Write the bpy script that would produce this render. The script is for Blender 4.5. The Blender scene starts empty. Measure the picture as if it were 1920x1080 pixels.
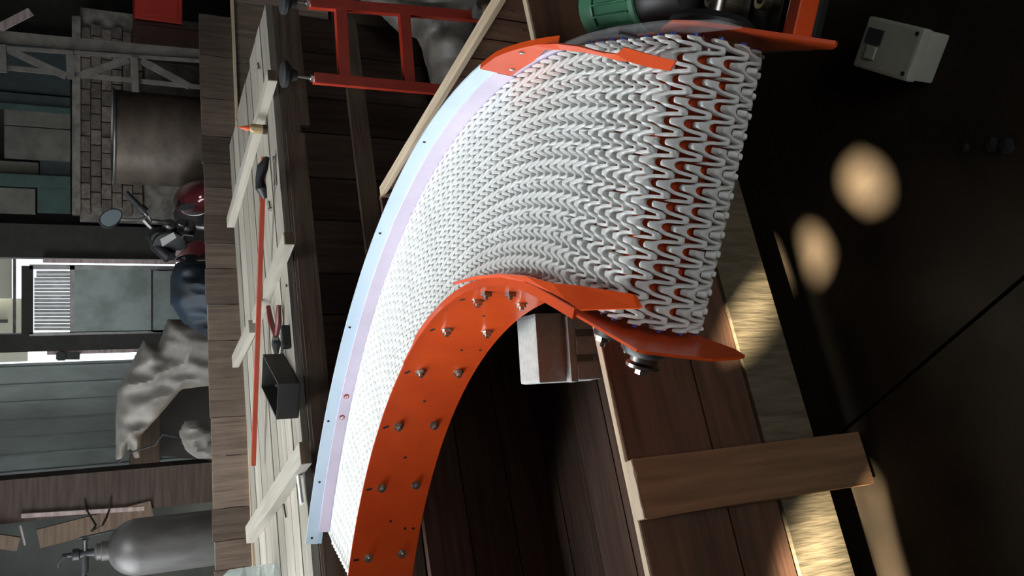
import bpy, bmesh, math, random
from mathutils import Matrix, Vector, noise as mnoise
random.seed(7)
scn = bpy.context.scene
COL = scn.collection
V = Vector
# ------------------------------------------------------------------ camera (phone held sideways: image right = world down)
HC = 1.43; FPX = 1600.0; PT = math.radians(26.5); SP, CP = math.sin(PT), math.cos(PT)
cam = bpy.data.cameras.new('camera'); camo = bpy.data.objects.new('camera', cam); COL.objects.link(camo)
cam.sensor_width = 36; cam.lens = FPX / 1920 * 36; cam.clip_start = .02; cam.clip_end = 100
camo.matrix_world = Matrix(((0, 1, 0, 0), (-SP, 0, -CP, 0), (-CP, 0, SP, HC), (0, 0, 0, 1)))
scn.camera = camo
# ------------------------------------------------------------------ world, daylight, exposure
w = bpy.data.worlds.new('world'); scn.world = w; w.use_nodes = True
w.node_tree.nodes['Background'].inputs[0].default_value = (.86, .93, 1, 1)
w.node_tree.nodes['Background'].inputs[1].default_value = 2.2
scn.view_settings.view_transform = 'Standard'; scn.view_settings.look = 'None'
scn.view_settings.exposure = 0.2; scn.view_settings.gamma = 1; scn.view_settings.use_curve_mapping = False
SUN = V((-.50, -.50, .72)).normalized()
sl = bpy.data.lights.new('sun', 'SUN'); sl.energy = 110; sl.angle = math.radians(.9); sl.color = (1, .86, .64)
so = bpy.data.objects.new('sun', sl); COL.objects.link(so); so.rotation_euler = SUN.to_track_quat('Z', 'Y').to_euler()
def area(name, loc, tgt, sx, sy, e, col):
    l = bpy.data.lights.new(name, 'AREA'); l.shape = 'RECTANGLE'; l.size = sx; l.size_y = sy; l.energy = e; l.color = col
    o = bpy.data.objects.new(name, l); COL.objects.link(o); o.location = loc
    o.rotation_euler = (V(loc) - V(tgt)).to_track_quat('Z', 'Y').to_euler(); return o
# daylight entering by the open side of the shed (opening in wall_left)
area('daylight_open_side', (-3.35, 3.7, 2.3), (-.1, 2.4, .6), 3.4, 1.9, 135, (.92, .97, 1))
# overhead fill added to brighten the belt, just under the closed roof
area('added_overhead_fill', (-.75, 2.9, 3.27), (-.75, 2.9, 0), 1.5, 1.3, 74, (.95, .98, 1))
# weak fill added from the camera side to lift the crate fronts
area('added_front_fill', (1.0, -2.55, 1.3), (.4, 2, .6), 1.6, 1.8, 6.5, (1, .95, .88))
# ------------------------------------------------------------------ helpers
def ray(ix, iy):
    X = (540 - iy) / FPX; y = (ix - 960) / FPX
    return V((X, CP - y * SP, -(SP + y * CP)))
def atY(ix, iy, Y):
    d = ray(ix, iy); return V((0, 0, HC)) + d * (Y / d.y)
def atZ(ix, iy, Z):
    d = ray(ix, iy); return V((0, 0, HC)) + d * ((Z - HC) / d.z)
def onP(ix, iy, p, n):
    d = ray(ix, iy); return V((0, 0, HC)) + d * ((p - V((0, 0, HC))).dot(n) / d.dot(n))
def wof(o):
    if o.parent is None: return o.matrix_basis.copy()
    return wof(o.parent) @ o.matrix_parent_inverse @ o.matrix_basis
def attach(o, parent, wm):
    if parent is not None:
        o.parent = parent; o.matrix_parent_inverse = wof(parent).inverted()
    o.matrix_basis = wm
def tag(o, label=None, cat=None, group=None, kind=None):
    if label: o['label'] = label
    if cat: o['category'] = cat
    if group: o['group'] = group
    if kind: o['kind'] = kind
    return o
def thing(name, label, cat, loc, group=None, kind=None):
    o = bpy.data.objects.new(name, None); COL.objects.link(o); o.location = loc; o.empty_display_size = .05
    return tag(o, label, cat, group, kind)
def obj(name, me, mat, parent=None, wm=Matrix()):
    if mat and not me.materials: me.materials.append(mat)
    o = bpy.data.objects.new(name, me); COL.objects.link(o); attach(o, parent, wm); return o
def mk(name, bm, mat, parent=None, wm=None, smooth=False, base=Matrix()):
    if wm is None:
        vs = [v.co for v in bm.verts]
        lo = V([min(v[i] for v in vs) for i in range(3)]); hi = V([max(v[i] for v in vs) for i in range(3)])
        c = (lo + hi) / 2
        for v in bm.verts: v.co -= c
        wm = base @ Matrix.Translation(c)
    bmesh.ops.recalc_face_normals(bm, faces=bm.faces[:])
    if smooth:
        for f in bm.faces: f.smooth = True
    me = bpy.data.meshes.new(name); bm.to_mesh(me); bm.free()
    if smooth:
        try: me.set_sharp_from_angle(angle=math.radians(38))
        except Exception: pass
    return obj(name, me, mat, parent, wm)
def frame(o, x, y=None, z=None):
    x = V(x).normalized()
    if z is None: z = V((0, 0, 1))
    z = V(z); y = z.cross(x).normalized(); z = x.cross(y).normalized()
    return Matrix(((x.x, y.x, z.x, o[0]), (x.y, y.y, z.y, o[1]), (x.z, y.z, z.z, o[2]), (0, 0, 0, 1)))
def bbox(bm, lo, hi, M=None, bev=0):
    lo = V(lo); hi = V(hi); vs = []
    r = bmesh.ops.create_cube(bm, size=1)
    for v in r['verts']:
        v.co = V(((lo[i] + hi[i]) / 2 + v.co[i] * (hi[i] - lo[i])) for i in range(3))
    if bev:
        es = list({e for v in r['verts'] for e in v.link_edges})
        g = bmesh.ops.bevel(bm, geom=es, offset=bev, segments=2, affect='EDGES', profile=.7)
        vs = list({v for f in g['faces'] for v in f.verts} | {v for v in r['verts'] if v.is_valid})
    else: vs = r['verts']
    if M is not None:
        for v in vs: v.co = M @ v.co
    return vs
def lathe(bm, prof, M=Matrix(), n=24, cap=True):
    rings = []
    for r, z in prof:
        rings.append([bm.verts.new(M @ V((r * math.cos(2 * math.pi * k / n), r * math.sin(2 * math.pi * k / n), z))) for k in range(n)])
    for a, b in zip(rings, rings[1:]):
        for k in range(n): bm.faces.new((a[k], a[(k + 1) % n], b[(k + 1) % n], b[k]))
    if cap:
        bm.faces.new(rings[0]); bm.faces.new(rings[-1][::-1])
def tube(bm, pts, r, n=8, r2=None):
    pts = [V(p) for p in pts]; rings = []
    for i, p in enumerate(pts):
        d = (pts[min(i + 1, len(pts) - 1)] - pts[max(i - 1, 0)]).normalized()
        a = d.cross(V((0, 0, 1)) if abs(d.z) < .9 else V((1, 0, 0))).normalized(); b = d.cross(a)
        rr = r[i] if isinstance(r, (list, tuple)) else r
        rings.append([bm.verts.new(p + (a * math.cos(2 * math.pi * k / n) + b * math.sin(2 * math.pi * k / n)) * rr) for k in range(n)])
    for a, b in zip(rings, rings[1:]):
        for k in range(n): bm.faces.new((a[k], a[(k + 1) % n], b[(k + 1) % n], b[k]))
    bm.faces.new(rings[0]); bm.faces.new(rings[-1][::-1])
def bar(bm, a, b, wd, th, up=(0, 0, 1)):
    a = V(a); b = V(b); M = frame((a + b) / 2, b - a, None, up); L = (b - a).length
    bbox(bm, (-L / 2, -wd / 2, -th / 2), (L / 2, wd / 2, th / 2), M)
def prism(bm, poly, z0, z1, M=Matrix()):
    A = [bm.verts.new(M @ V((p[0], p[1], z0))) for p in poly]; B = [bm.verts.new(M @ V((p[0], p[1], z1))) for p in poly]
    bm.faces.new(A[::-1]); bm.faces.new(B)
    for i in range(len(poly)): bm.faces.new((A[i], A[(i + 1) % len(poly)], B[(i + 1) % len(poly)], B[i]))
def ngon(n, r, a0=0): return [(r * math.cos(a0 + 2 * math.pi * k / n), r * math.sin(a0 + 2 * math.pi * k / n)) for k in range(n)]
def plank(name, parent, mat, a, b, wd, th, up=(0, 0, 1), jit=.002, seg=4):
    """a sawn board from a to b (centre line), width along up x dir, thickness along up"""
    a = V(a); b = V(b); L = (b - a).length; M = frame((a + b) / 2, b - a, None, up)
    bm = bmesh.new(); R = random.Random(hash((round(a.x, 3), round(b.y, 3), round(a.z, 3), name)) & 0xffff)
    rings = []
    for i in range(seg + 1):
        x = -L / 2 + L * i / seg
        j = lambda: R.uniform(-jit, jit)
        rings.append([bm.verts.new((x + (j() if i in (0, seg) else 0), sy * wd / 2 + j(), sz * th / 2 + j() * .4)) for sy, sz in ((-1, -1), (1, -1), (1, 1), (-1, 1))])
    for p, q in zip(rings, rings[1:]):
        for k in range(4): bm.faces.new((p[k], p[(k + 1) % 4], q[(k + 1) % 4], q[k]))
    bm.faces.new(rings[0]); bm.faces.new(rings[-1][::-1])
    return mk(name, bm, mat, parent, M)
def inside(poly, x, y):
    c = False; n = len(poly)
    for i in range(n):
        x1, y1 = poly[i]; x2, y2 = poly[(i + 1) % n]
        if (y1 > y) != (y2 > y) and x < (x2 - x1) * (y - y1) / (y2 - y1) + x1: c = not c
    return c
def edge_d(poly, x, y):
    best = 9
    for i in range(len(poly)):
        x1, y1 = poly[i]; x2, y2 = poly[(i + 1) % len(poly)]; dx, dy = x2 - x1, y2 - y1
        t = max(0, min(1, ((x - x1) * dx + (y - y1) * dy) / (dx * dx + dy * dy + 1e-12)))
        best = min(best, math.hypot(x1 + dx * t - x, y1 + dy * t - y))
    return best
def near_pt(poly, x, y):
    best = (9, x, y)
    for i in range(len(poly)):
        x1, y1 = poly[i]; x2, y2 = poly[(i + 1) % len(poly)]; dx, dy = x2 - x1, y2 - y1
        t = max(0, min(1, ((x - x1) * dx + (y - y1) * dy) / (dx * dx + dy * dy + 1e-12)))
        d = math.hypot(x1 + dx * t - x, y1 + dy * t - y)
        if d < best[0]: best = (d, x1 + dx * t, y1 + dy * t)
    return best[1], best[2]
def drape(name, parent, mat, img, Y, depth, step=.02, folds=.5, fs=7, seed=0, lean=.15):
    """a crumpled cloth or sack: inflated over its outline, folds pressed in, closed at the back"""
    P = [atY(x, y, Y) for x, y in img]; poly = [(p.x, p.z) for p in P]
    x0 = min(p[0] for p in poly); x1 = max(p[0] for p in poly); z0 = min(p[1] for p in poly); z1 = max(p[1] for p in poly)
    bm = bmesh.new(); nx = int((x1 - x0) / step) + 2; nz = int((z1 - z0) / step) + 2; g = {}
    rmax = max(edge_d(poly, x0 + i * step, z0 + k * step) for i in range(nx) for k in range(nz) if inside(poly, x0 + i * step, z0 + k * step))
    def h(x, z):
        e = edge_d(poly, x, z) if inside(poly, x, z) else 0
        b = math.sqrt(max(0, 1 - (1 - min(1, e / (rmax * .8))) ** 2)) * depth
        f = mnoise.noise(V((x * fs + z * fs * .4, z * fs * .3, seed))) + .4 * mnoise.noise(V((x * fs * 2.1 - z * fs * .5, z * fs * .6, seed + 4)))
        f = 1 - abs(f) * 1.7
        return b + folds * .1 * f * min(1, e / .03), e
    for i in range(nx):
        for k in range(nz):
            x = x0 + i * step; z = z0 + k * step
            if inside(poly, x, z) or edge_d(poly, x, z) < step * .9:
                hh, e = h(x, z)
                if not inside(poly, x, z): x, z = near_pt(poly, x, z)
                g[i, k] = (bm.verts.new((x, Y - hh + lean * (z - z0), z)), bm.verts.new((x, Y + .4 * hh + .012 + lean * (z - z0), z)))
    def cell(i, k): return all(q in g for q in ((i, k), (i + 1, k), (i + 1, k + 1), (i, k + 1)))
    cs = {(i, k) for i in range(nx) for k in range(nz) if cell(i, k)}
    for i, k in cs:
        q = [g[i, k], g[i + 1, k], g[i + 1, k + 1], g[i, k + 1]]
        bm.faces.new([v[0] for v in q]); bm.faces.new([v[1] for v in q][::-1])
        for (di, dk, a, b) in ((0, -1, 0, 1), (1, 0, 1, 2), (0, 1, 2, 3), (-1, 0, 3, 0)):
            if (i + di, k + dk) not in cs: bm.faces.new((q[a][0], q[b][0], q[b][1], q[a][1]))
    bmesh.ops.delete(bm, geom=[v for v in bm.verts if not v.link_faces], context='VERTS')
    for _ in range(2): bmesh.ops.smooth_vert(bm, verts=bm.verts[:], factor=.5, use_axis_x=True, use_axis_y=True, use_axis_z=True)
    return mk(name, bm, mat, parent, smooth=True)
# ------------------------------------------------------------------ materials
def mat(name, col, rough=.6, metal=0, var=.0, nscale=(12, 12, 12), col2=None, bump=0, bscale=60, spec=.5, rand=0, detail=4, coat=0):
    m = bpy.data.materials.new(name); m.use_nodes = True; t = m.node_tree; N = t.nodes; L = t.links
    b = N['Principled BSDF']; b.inputs['Roughness'].default_value = rough; b.inputs['Metallic'].default_value = metal
    b.inputs['Specular IOR Level'].default_value = spec; b.inputs['Coat Weight'].default_value = coat
    tc = N.new('ShaderNodeTexCoord'); mp = N.new('ShaderNodeMapping'); mp.inputs['Scale'].default_value = nscale
    L.new(tc.outputs['Object'], mp.inputs[0])
    oi = N.new('ShaderNodeObjectInfo')
    add = N.new('ShaderNodeVectorMath'); add.operation = 'ADD'; L.new(mp.outputs[0], add.inputs[0])
    sc = N.new('ShaderNodeMath'); sc.operation = 'MULTIPLY'; sc.inputs[1].default_value = 37; L.new(oi.outputs['Random'], sc.inputs[0]); L.new(sc.outputs[0], add.inputs[1])
    nz = N.new('ShaderNodeTexNoise'); nz.inputs['Scale'].default_value = 1; nz.inputs['Detail'].default_value = detail; nz.inputs['Roughness'].default_value = .6
    L.new(add.outputs[0], nz.inputs['Vector'])
    if col2 is None: col2 = tuple(c * (1 - var) for c in col)
    cr = N.new('ShaderNodeValToRGB'); cr.color_ramp.elements[0].position = .36; cr.color_ramp.elements[1].position = .64
    cr.color_ramp.elements[0].color = (*col2, 1); cr.color_ramp.elements[1].color = (*col, 1); L.new(nz.outputs['Fac'], cr.inputs[0])
    out = cr.outputs[0]
    if rand:
        mr = N.new('ShaderNodeMapRange'); mr.inputs['To Min'].default_value = 1 - rand; mr.inputs['To Max'].default_value = 1 + rand; L.new(oi.outputs['Random'], mr.inputs[0])
        mx = N.new('ShaderNodeVectorMath'); mx.operation = 'SCALE'; L.new(out, mx.inputs[0]); L.new(mr.outputs[0], mx.inputs['Scale']); out = mx.outputs[0]
    L.new(out, b.inputs['Base Color'])
    if bump:
        n2 = N.new('ShaderNodeTexNoise'); n2.inputs['Scale'].default_value = bscale; n2.inputs['Detail'].default_value = 5
        mp2 = N.new('ShaderNodeMapping'); mp2.inputs['Scale'].default_value = tuple(s / max(nscale) for s in nscale); L.new(tc.outputs['Object'], mp2.inputs[0]); L.new(mp2.outputs[0], n2.inputs['Vector'])
        bp = N.new('ShaderNodeBump'); bp.inputs['Strength'].default_value = bump; bp.inputs['Distance'].default_value = .004
        L.new(n2.outputs['Fac'], bp.inputs['Height']); L.new(bp.outputs[0], b.inputs['Normal'])
    return m
def wood(name, c, c2, rough=.75, rand=.25, bump=.4, s=(3, 45, 45)): return mat(name, c, rough, col2=c2, nscale=s, rand=rand, bump=bump, bscale=90, spec=.25)
M = {}
M['floor'] = mat('floor_concrete', (.028, .0195, .0115), .9, col2=(.018, .013, .008), nscale=(5, 5, 5), bump=.3, bscale=40, spec=.15)
M['lidwood'] = wood('weathered_lid_wood', (.31, .287, .242), (.235, .215, .178), rand=.22)
M['batten'] = wood('pale_batten_wood', (.38, .352, .30), (.315, .29, .243), rand=.08)
M['backwood'] = wood('grey_brown_planks', (.20, .15, .115), (.12, .09, .07), rand=.55)
M['darkwood'] = wood('dark_brown_planks', (.085, .056, .042), (.05, .033, .025), rand=.3)
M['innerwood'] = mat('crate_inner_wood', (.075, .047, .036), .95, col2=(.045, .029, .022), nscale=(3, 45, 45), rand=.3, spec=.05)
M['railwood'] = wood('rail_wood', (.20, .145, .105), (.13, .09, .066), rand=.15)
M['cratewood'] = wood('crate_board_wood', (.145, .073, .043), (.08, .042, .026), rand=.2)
M['roughwood'] = wood('rough_sawn_board', (.15, .12, .075), (.085, .07, .043), rand=.1, bump=.7, s=(75, 9, 9))
M['brightwood'] = wood('pale_lit_cut_edge', (.62, .50, .36), (.45, .35, .24), rand=.1)  # pale raw wood, brightened to stand for lit top edges
M['fresh'] = wood('brown_batten', (.27, .145, .075), (.18, .096, .048), rand=.05)
M['post'] = wood('dark_column_wood', (.085, .062, .05), (.05, .037, .03), rand=.1)
M['orange'] = mat('orange_paint', (.80, .092, .012), .33, col2=(.68, .07, .010), nscale=(6, 6, 6), bump=.04, bscale=50, coat=.15)
M['red'] = mat('red_oxide_paint', (.42, .03, .011), .5, col2=(.32, .022, .008), nscale=(14, 14, 14), bump=.15, bscale=80)
M['belt'] = mat('white_acetal', (.88, .90, .88), .4, col2=(.80, .815, .785), nscale=(9, 9, 9), rand=.03)
M['bed'] = mat('grey_wear_plastic', (.42, .42, .40), .6, var=.2)
M['guide'] = mat('lavender_white_plastic', (.74, .66, .80), .45, col2=(.64, .57, .70), nscale=(5, 5, 5))
M['guidesky'] = mat('sky_tinted_white_plastic', (.64, .78, .90), .4, col2=(.58, .72, .86), nscale=(5, 5, 5))  # blue tint puts the sky's reflection into the plastic's colour
M['steel'] = mat('zinc_steel', (.62, .60, .55), .3, 1, var=.2)
M['dsteel'] = mat('dull_steel', (.34, .34, .33), .42, .9, var=.3)
M['black'] = mat('black_cast_iron', (.018, .02, .021), .45, var=.3)
M['blackp'] = mat('black_plastic', (.02, .02, .022), .5, var=.2)
M['housing'] = mat('dark_grey_plastic', (.035, .033, .03), .6, var=.15)
M['bearing'] = mat('dark_green_grey_cast', (.05, .055, .052), .4, .3, var=.2)
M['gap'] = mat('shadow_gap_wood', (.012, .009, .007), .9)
M['green'] = mat('green_motor_paint', (.09, .30, .17), .4, col2=(.06, .22, .12))
M['foam'] = mat('white_polystyrene', (.55, .565, .54), .8, col2=(.46, .475, .45), nscale=(60, 60, 60), bump=.3, bscale=200)
M['cream'] = mat('cream_plastic', (.46, .46, .38), .4, col2=(.36, .36, .29), nscale=(9, 9, 9))
M['label'] = mat('dark_display', (.04, .045, .045), .2)
M['blue'] = mat('blue_plastic', (.05, .11, .5), .4)
M['tarp'] = mat('grey_tarpaulin', (.30, .28, .25), .6, col2=(.19, .175, .155), nscale=(9, 9, 9), bump=.3, bscale=40)
M['bluetarp'] = mat('blue_tarpaulin', (.016, .036, .06), .6, col2=(.009, .013, .018), nscale=(7, 7, 7), bump=.3, bscale=40)
M['sheet'] = mat('dusty_plastic_sheet', (.12, .105, .09), .5, col2=(.05, .043, .037), nscale=(14, 14, 14), bump=.3, bscale=40)
M['cyl'] = mat('grey_cylinder_steel', (.12, .115, .11), .45, .3, col2=(.075, .07, .068), nscale=(7, 7, 3))
M['metal'] = mat('grey_green_sheet_metal', (.23, .27, .255), .5, .1, col2=(.15, .175, .165), nscale=(5, 5, 2), bump=.15, bscale=20)
M['doorm'] = mat('weathered_door_panel', (.26, .31, .29), .55, col2=(.16, .19, .175), nscale=(5, 5, 5))
M['wallp'] = mat('dirty_plaster', (.125, .12, .10), .9, col2=(.065, .062, .055), nscale=(4, 4, 4), bump=.4, bscale=30)
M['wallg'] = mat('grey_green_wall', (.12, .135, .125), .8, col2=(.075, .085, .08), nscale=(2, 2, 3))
M['darkwall'] = mat('dark_wall', (.03, .028, .025), .95, var=.3)  # plain near-black for walls, pier and roof
M['brick'] = mat('grey_clay_brick', (.14, .115, .095), .95, col2=(.075, .06, .05), nscale=(25, 25, 25), rand=.3, bump=.5, bscale=60)
M['mortar'] = mat('cement_mortar', (.20, .185, .16), .95, col2=(.10, .093, .082), nscale=(14, 14, 14), bump=.6, bscale=40)
M['dgreen'] = mat('dark_green_paint', (.028, .065, .055), .6, var=.3)
M['teal'] = mat('dark_teal_panel', (.022, .034, .036), .6, var=.4)
M['lattice'] = mat('dusty_grey_iron', (.15, .14, .125), .7, .2, var=.35)
M['drum'] = mat('brown_drum_steel', (.135, .105, .08), .5, .3, col2=(.07, .052, .04), nscale=(4, 4, 7))
M['maroon'] = mat('maroon_tank_paint', (.14, .022, .026), .16, .2, col2=(.12, .02, .024), coat=.6)
M['rubber'] = mat('dark_rubber', (.022, .022, .022), .7, var=.2)
M['chrome'] = mat('chrome', (.7, .72, .74), .12, 1)
M['mirror'] = mat('mirror_glass', (.55, .68, .75), .15, .6)
M['redbox'] = mat('bright_red_paint', (.42, .022, .012), .5, var=.2)
M['white'] = mat('white_plastic', (.62, .62, .60), .4, var=.15)
M['pinkw'] = wood('pale_pink_trim_wood', (.42, .34, .32), (.27, .21, .20), rand=.1)
M['ext'] = mat('cream_outside_wall', (.85, .80, .64), .8, col2=(.74, .69, .55), nscale=(2, 2, 2))
M['handle'] = mat('oxblood_plier_grip', (.13, .02, .02), .45)
M['bottle'] = mat('amber_bottle_glue', (.36, .28, .13), .2, col2=(.28, .21, .10), coat=.4)
M['nozzle'] = mat('orange_nozzle', (.72, .10, .03), .4)
M['debris'] = mat('dark_debris', (.01, .01, .01), .9)
M['brass'] = mat('worn_brass', (.68, .62, .42), .28, .9, var=.2)
def clear(name, col, alpha):
    m = bpy.data.materials.new(name); m.use_nodes = True; t = m.node_tree; N = t.nodes; L = t.links
    b = N['Principled BSDF']; b.inputs['Base Color'].default_value = (*col, 1); b.inputs['Roughness'].default_value = .12
    tr = N.new('ShaderNodeBsdfTransparent'); mx = N.new('ShaderNodeMixShader'); mx.inputs[0].default_value = alpha
    L.new(tr.outputs[0], mx.inputs[1]); L.new(b.outputs[0], mx.inputs[2]); L.new(mx.outputs[0], N['Material Output'].inputs[0]); return m
M['clear'] = clear('clear_polycarbonate', (.5, .5, .53), .13)
M['pet'] = clear('clear_bottle_plastic', (.62, .74, .72), .45)
# ================================================================== THE SHED
XL, XR, YF, YB, ZT = -3.4, 3.4, -2.6, 7.4, 3.3
# floor: concrete slabs with an open joint
fl = thing('floor', None, None, (0, 2.4, 0), kind='structure')
bm = bmesh.new(); bbox(bm, (XL - .2, YF - .2, -.12), (XR + .2, YB + 1.6, -.03)); mk('joint_bed', bm, M['gap'], fl)
c0 = atZ(1590, 800, 0); c1 = atZ(1920, 520, 0); cd = (c1 - c0).normalized(); cn = V((-cd.y, cd.x, 0))
def slab(side):
    A = c0 - cd * 5 + cn * .004 * side; B = c0 + cd * 5 + cn * .004 * side; C = B + cn * 8 * side; D = A + cn * 8 * side
    b = bmesh.new(); prism(b, [(p.x, p.y) for p in (A, B, C, D)][::side], -.03, 0); return mk('slab', b, M['floor'], fl)
slab(1); slab(-1)
# a second, narrower joint line further to the left of the frame is a hairline in the photo: a thin strip slab edge
# back wall
wb = thing('wall_back', None, None, (0, YB, 0), kind='structure')
def bpanel(name, x0, x1, y0, y1, Y, m, th=.06, parent=wb):
    """upright slab on the wall: image x range (height) and y range (sideways) at distance Y"""
    a = atY((x0 + x1) / 2, y1, Y); b = atY((x0 + x1) / 2, y0, Y)
    z1 = atY(x0, (y0 + y1) / 2, Y).z; z0 = atY(x1, (y0 + y1) / 2, Y).z
    bm = bmesh.new(); bbox(bm, (a.x, Y, z0), (b.x, Y + th, z1)); return mk(name, bm, m, parent)
def fullwall(name, xa, xb, Y, z0, z1, m, th=.15, parent=wb):
    bm = bmesh.new(); bbox(bm, (xa, Y, z0), (xb, Y + th, z1)); return mk(name, bm, m, parent)
Yw = 7.2
def wx(iy, Y=Yw, ix=200): return atY(ix, iy, Y).x
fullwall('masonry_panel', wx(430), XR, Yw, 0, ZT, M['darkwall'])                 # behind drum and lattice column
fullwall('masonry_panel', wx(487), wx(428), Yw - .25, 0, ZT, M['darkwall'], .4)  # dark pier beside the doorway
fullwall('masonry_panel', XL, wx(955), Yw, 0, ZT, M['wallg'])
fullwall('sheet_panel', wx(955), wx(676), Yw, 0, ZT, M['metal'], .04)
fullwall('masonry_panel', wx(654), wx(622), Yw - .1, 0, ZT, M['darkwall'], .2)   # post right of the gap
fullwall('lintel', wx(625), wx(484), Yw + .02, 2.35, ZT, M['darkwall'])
for k in range(7):                                                            # ribs of the metal sheet
    x = wx(872) + (wx(684) - wx(872)) * k / 6
    bm = bmesh.new(); bbox(bm, (x - .009, Yw - .012, .0), (x + .009, Yw, 2.6)); mk('rib', bm, M['metal'], wb)
bpanel('stain_board', 243, 300, 690, 870, Yw - .04, M['railwood'], .03)
# brickwork with cement capping, courses seen one by one
Ybr = 6.95
bpanel('cement_capping', 135, 151, 30, 402, Ybr - .03, M['mortar'], .2)
bpanel('brick_backing', 150, 400, 30, 420, Ybr + .02, M['mortar'], .1)
zt = atY(151, 250, Ybr).z; xr = atY(180, 60, Ybr).x; xl = atY(180, 402, Ybr).x
bl, bh = .105, .062
for r in range(6):
    x = xl + (bl / 2 if r % 2 else 0); z = zt - r * (bh + .008)
    while x < xr:
        bm = bmesh.new(); rr = random.Random(r * 91 + int(x * 100)); d = rr.uniform(-.012, .012)
        bbox(bm, (x, Ybr - .014 + d, z - bh), (min(x + bl, xr + .05), Ybr + .05, z)); mk('brick', bm, M['brick'], wb); x += bl + .009
# boarded panels above the brickwork
bpanel('wall_board', -60, 132, 175, 205, Ybr, M['teal'], .05)
for y0, y1, x0, x1, m in ((205, 238, 8, 132, 'wallp'), (240, 300, 8, 132, 'wallp'), (302, 345, 75, 132, 'teal'), (302, 326, -40, 72, 'wallp'), (352, 400, -40, 66, 'wallp'), (352, 400, 70, 132, 'dgreen'), (60, 172, -60, 132, 'teal')):
    bpanel('wall_board', x0, x1, y0, y1, Ybr + .02, M[m], .05)
bpanel('green_rail', -40, 132, 327, 350, Ybr - .04, M['dgreen'], .05)
bpanel('green_rail', -40, 132, 196, 206, Ybr - .02, M['dgreen'], .05)
# doorway : outside wall beyond, louvred door leaf
ext = thing('wall_outside', None, None, (0, 10, 0), kind='structure')
def epanel(x0, x1, y0, y1, Y, m): return bpanel('render_band', x0, x1, y0, y1, Y, m, .05, ext)
epanel(-90, 22, 430, 560, 9.6, M['ext']); epanel(-90, 52, 560, 680, 9.75, M['ext']); epanel(24, 30, 440, 640, 9.55, M['mortar'])
epanel(-90, 14, 600, 606, 9.7, M['wallp'])
d1 = thing('door_1', None, None, (wx(560), Yw, 0), kind='structure')
Yd = 7.0
def dp(name, x0, x1, y0, y1, m, th=.03, Y=Yd, par=d1): return bpanel(name, x0, x1, y0, y1, Y, M[m], th, par)
dp('door_stile', 55, 330, 497, 506, 'dsteel', .04); dp('door_stile', 55, 330, 621, 627, 'dsteel', .04)
dp('top_rail', 40, 62, 498, 627, 'darkwall', .05); dp('mid_rail', 131, 140, 498, 624, 'dsteel', .04)
dp('door_panel', 140, 283, 506, 622, 'doorm'); dp('mid_rail', 283, 287, 506, 622, 'rubber', .034); dp('door_panel', 287, 420, 506, 622, 'doorm')
dp('latch_plate', 296, 322, 508, 525, 'doorm', .03, Yd - .02)
n = 17
for k in range(n):                                                              # louvre slats
    y = 507 + (620 - 507) * (k + .5) / n
    a = atY(64 + (k < 2) * 4, y, Yd); b = atY(131, y, Yd)
    bm = bmesh.new(); bar(bm, a, b, .026, .004, (.62, .78, 0)); mk('louvre_slat', bm, M['dsteel'], d1)
t1 = bpanel('trim_1', 80, 330, 486.5, 494, Yw - .3, M['pinkw'], .03, None); tag(t1, kind='structure')
t2 = bpanel('trim_2', 88, 262, 651, 663, Yw - .06, M['pinkw'], .04, None); tag(t2, kind='structure')
bm = bmesh.new(); a = atY(105, 668, Yw - .08); b = atY(150, 668, Yw - .08); bar(bm, a, b, .05, .02, (0, 1, 0)); bar(bm, atY(115, 660, Yw - .1), atY(115, 676, Yw - .1), .05, .02, (0, 1, 0))
tag(mk('gate_latch', bm, M['rubber']), 'dark iron latch across the bright gap of the sheet metal gate', 'latch')
# side walls, front wall, roof with holes
wl = thing('wall_left', None, None, (XL, 3, 0), kind='structure')
def wbx(name, lo, hi, par, m='darkwall'):
    bm = bmesh.new(); bbox(bm, lo, hi); return mk(name, bm, M[m], par)
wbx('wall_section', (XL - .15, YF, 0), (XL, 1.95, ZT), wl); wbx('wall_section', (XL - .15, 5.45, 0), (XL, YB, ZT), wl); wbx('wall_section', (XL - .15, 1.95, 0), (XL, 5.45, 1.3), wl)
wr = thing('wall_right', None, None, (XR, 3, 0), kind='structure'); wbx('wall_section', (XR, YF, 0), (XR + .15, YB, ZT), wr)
wf = thing('wall_front', None, None, (0, YF, 0), kind='structure'); wbx('wall_section', (XL, YF - .15, 0), (.15, YF, ZT), wf); wbx('wall_section', (1.85, YF - .15, 0), (XR, YF, ZT), wf); wbx('wall_section', (.15, YF - .15, 2.25), (1.85, YF, ZT), wf)  # door opening added for the front fill
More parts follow.
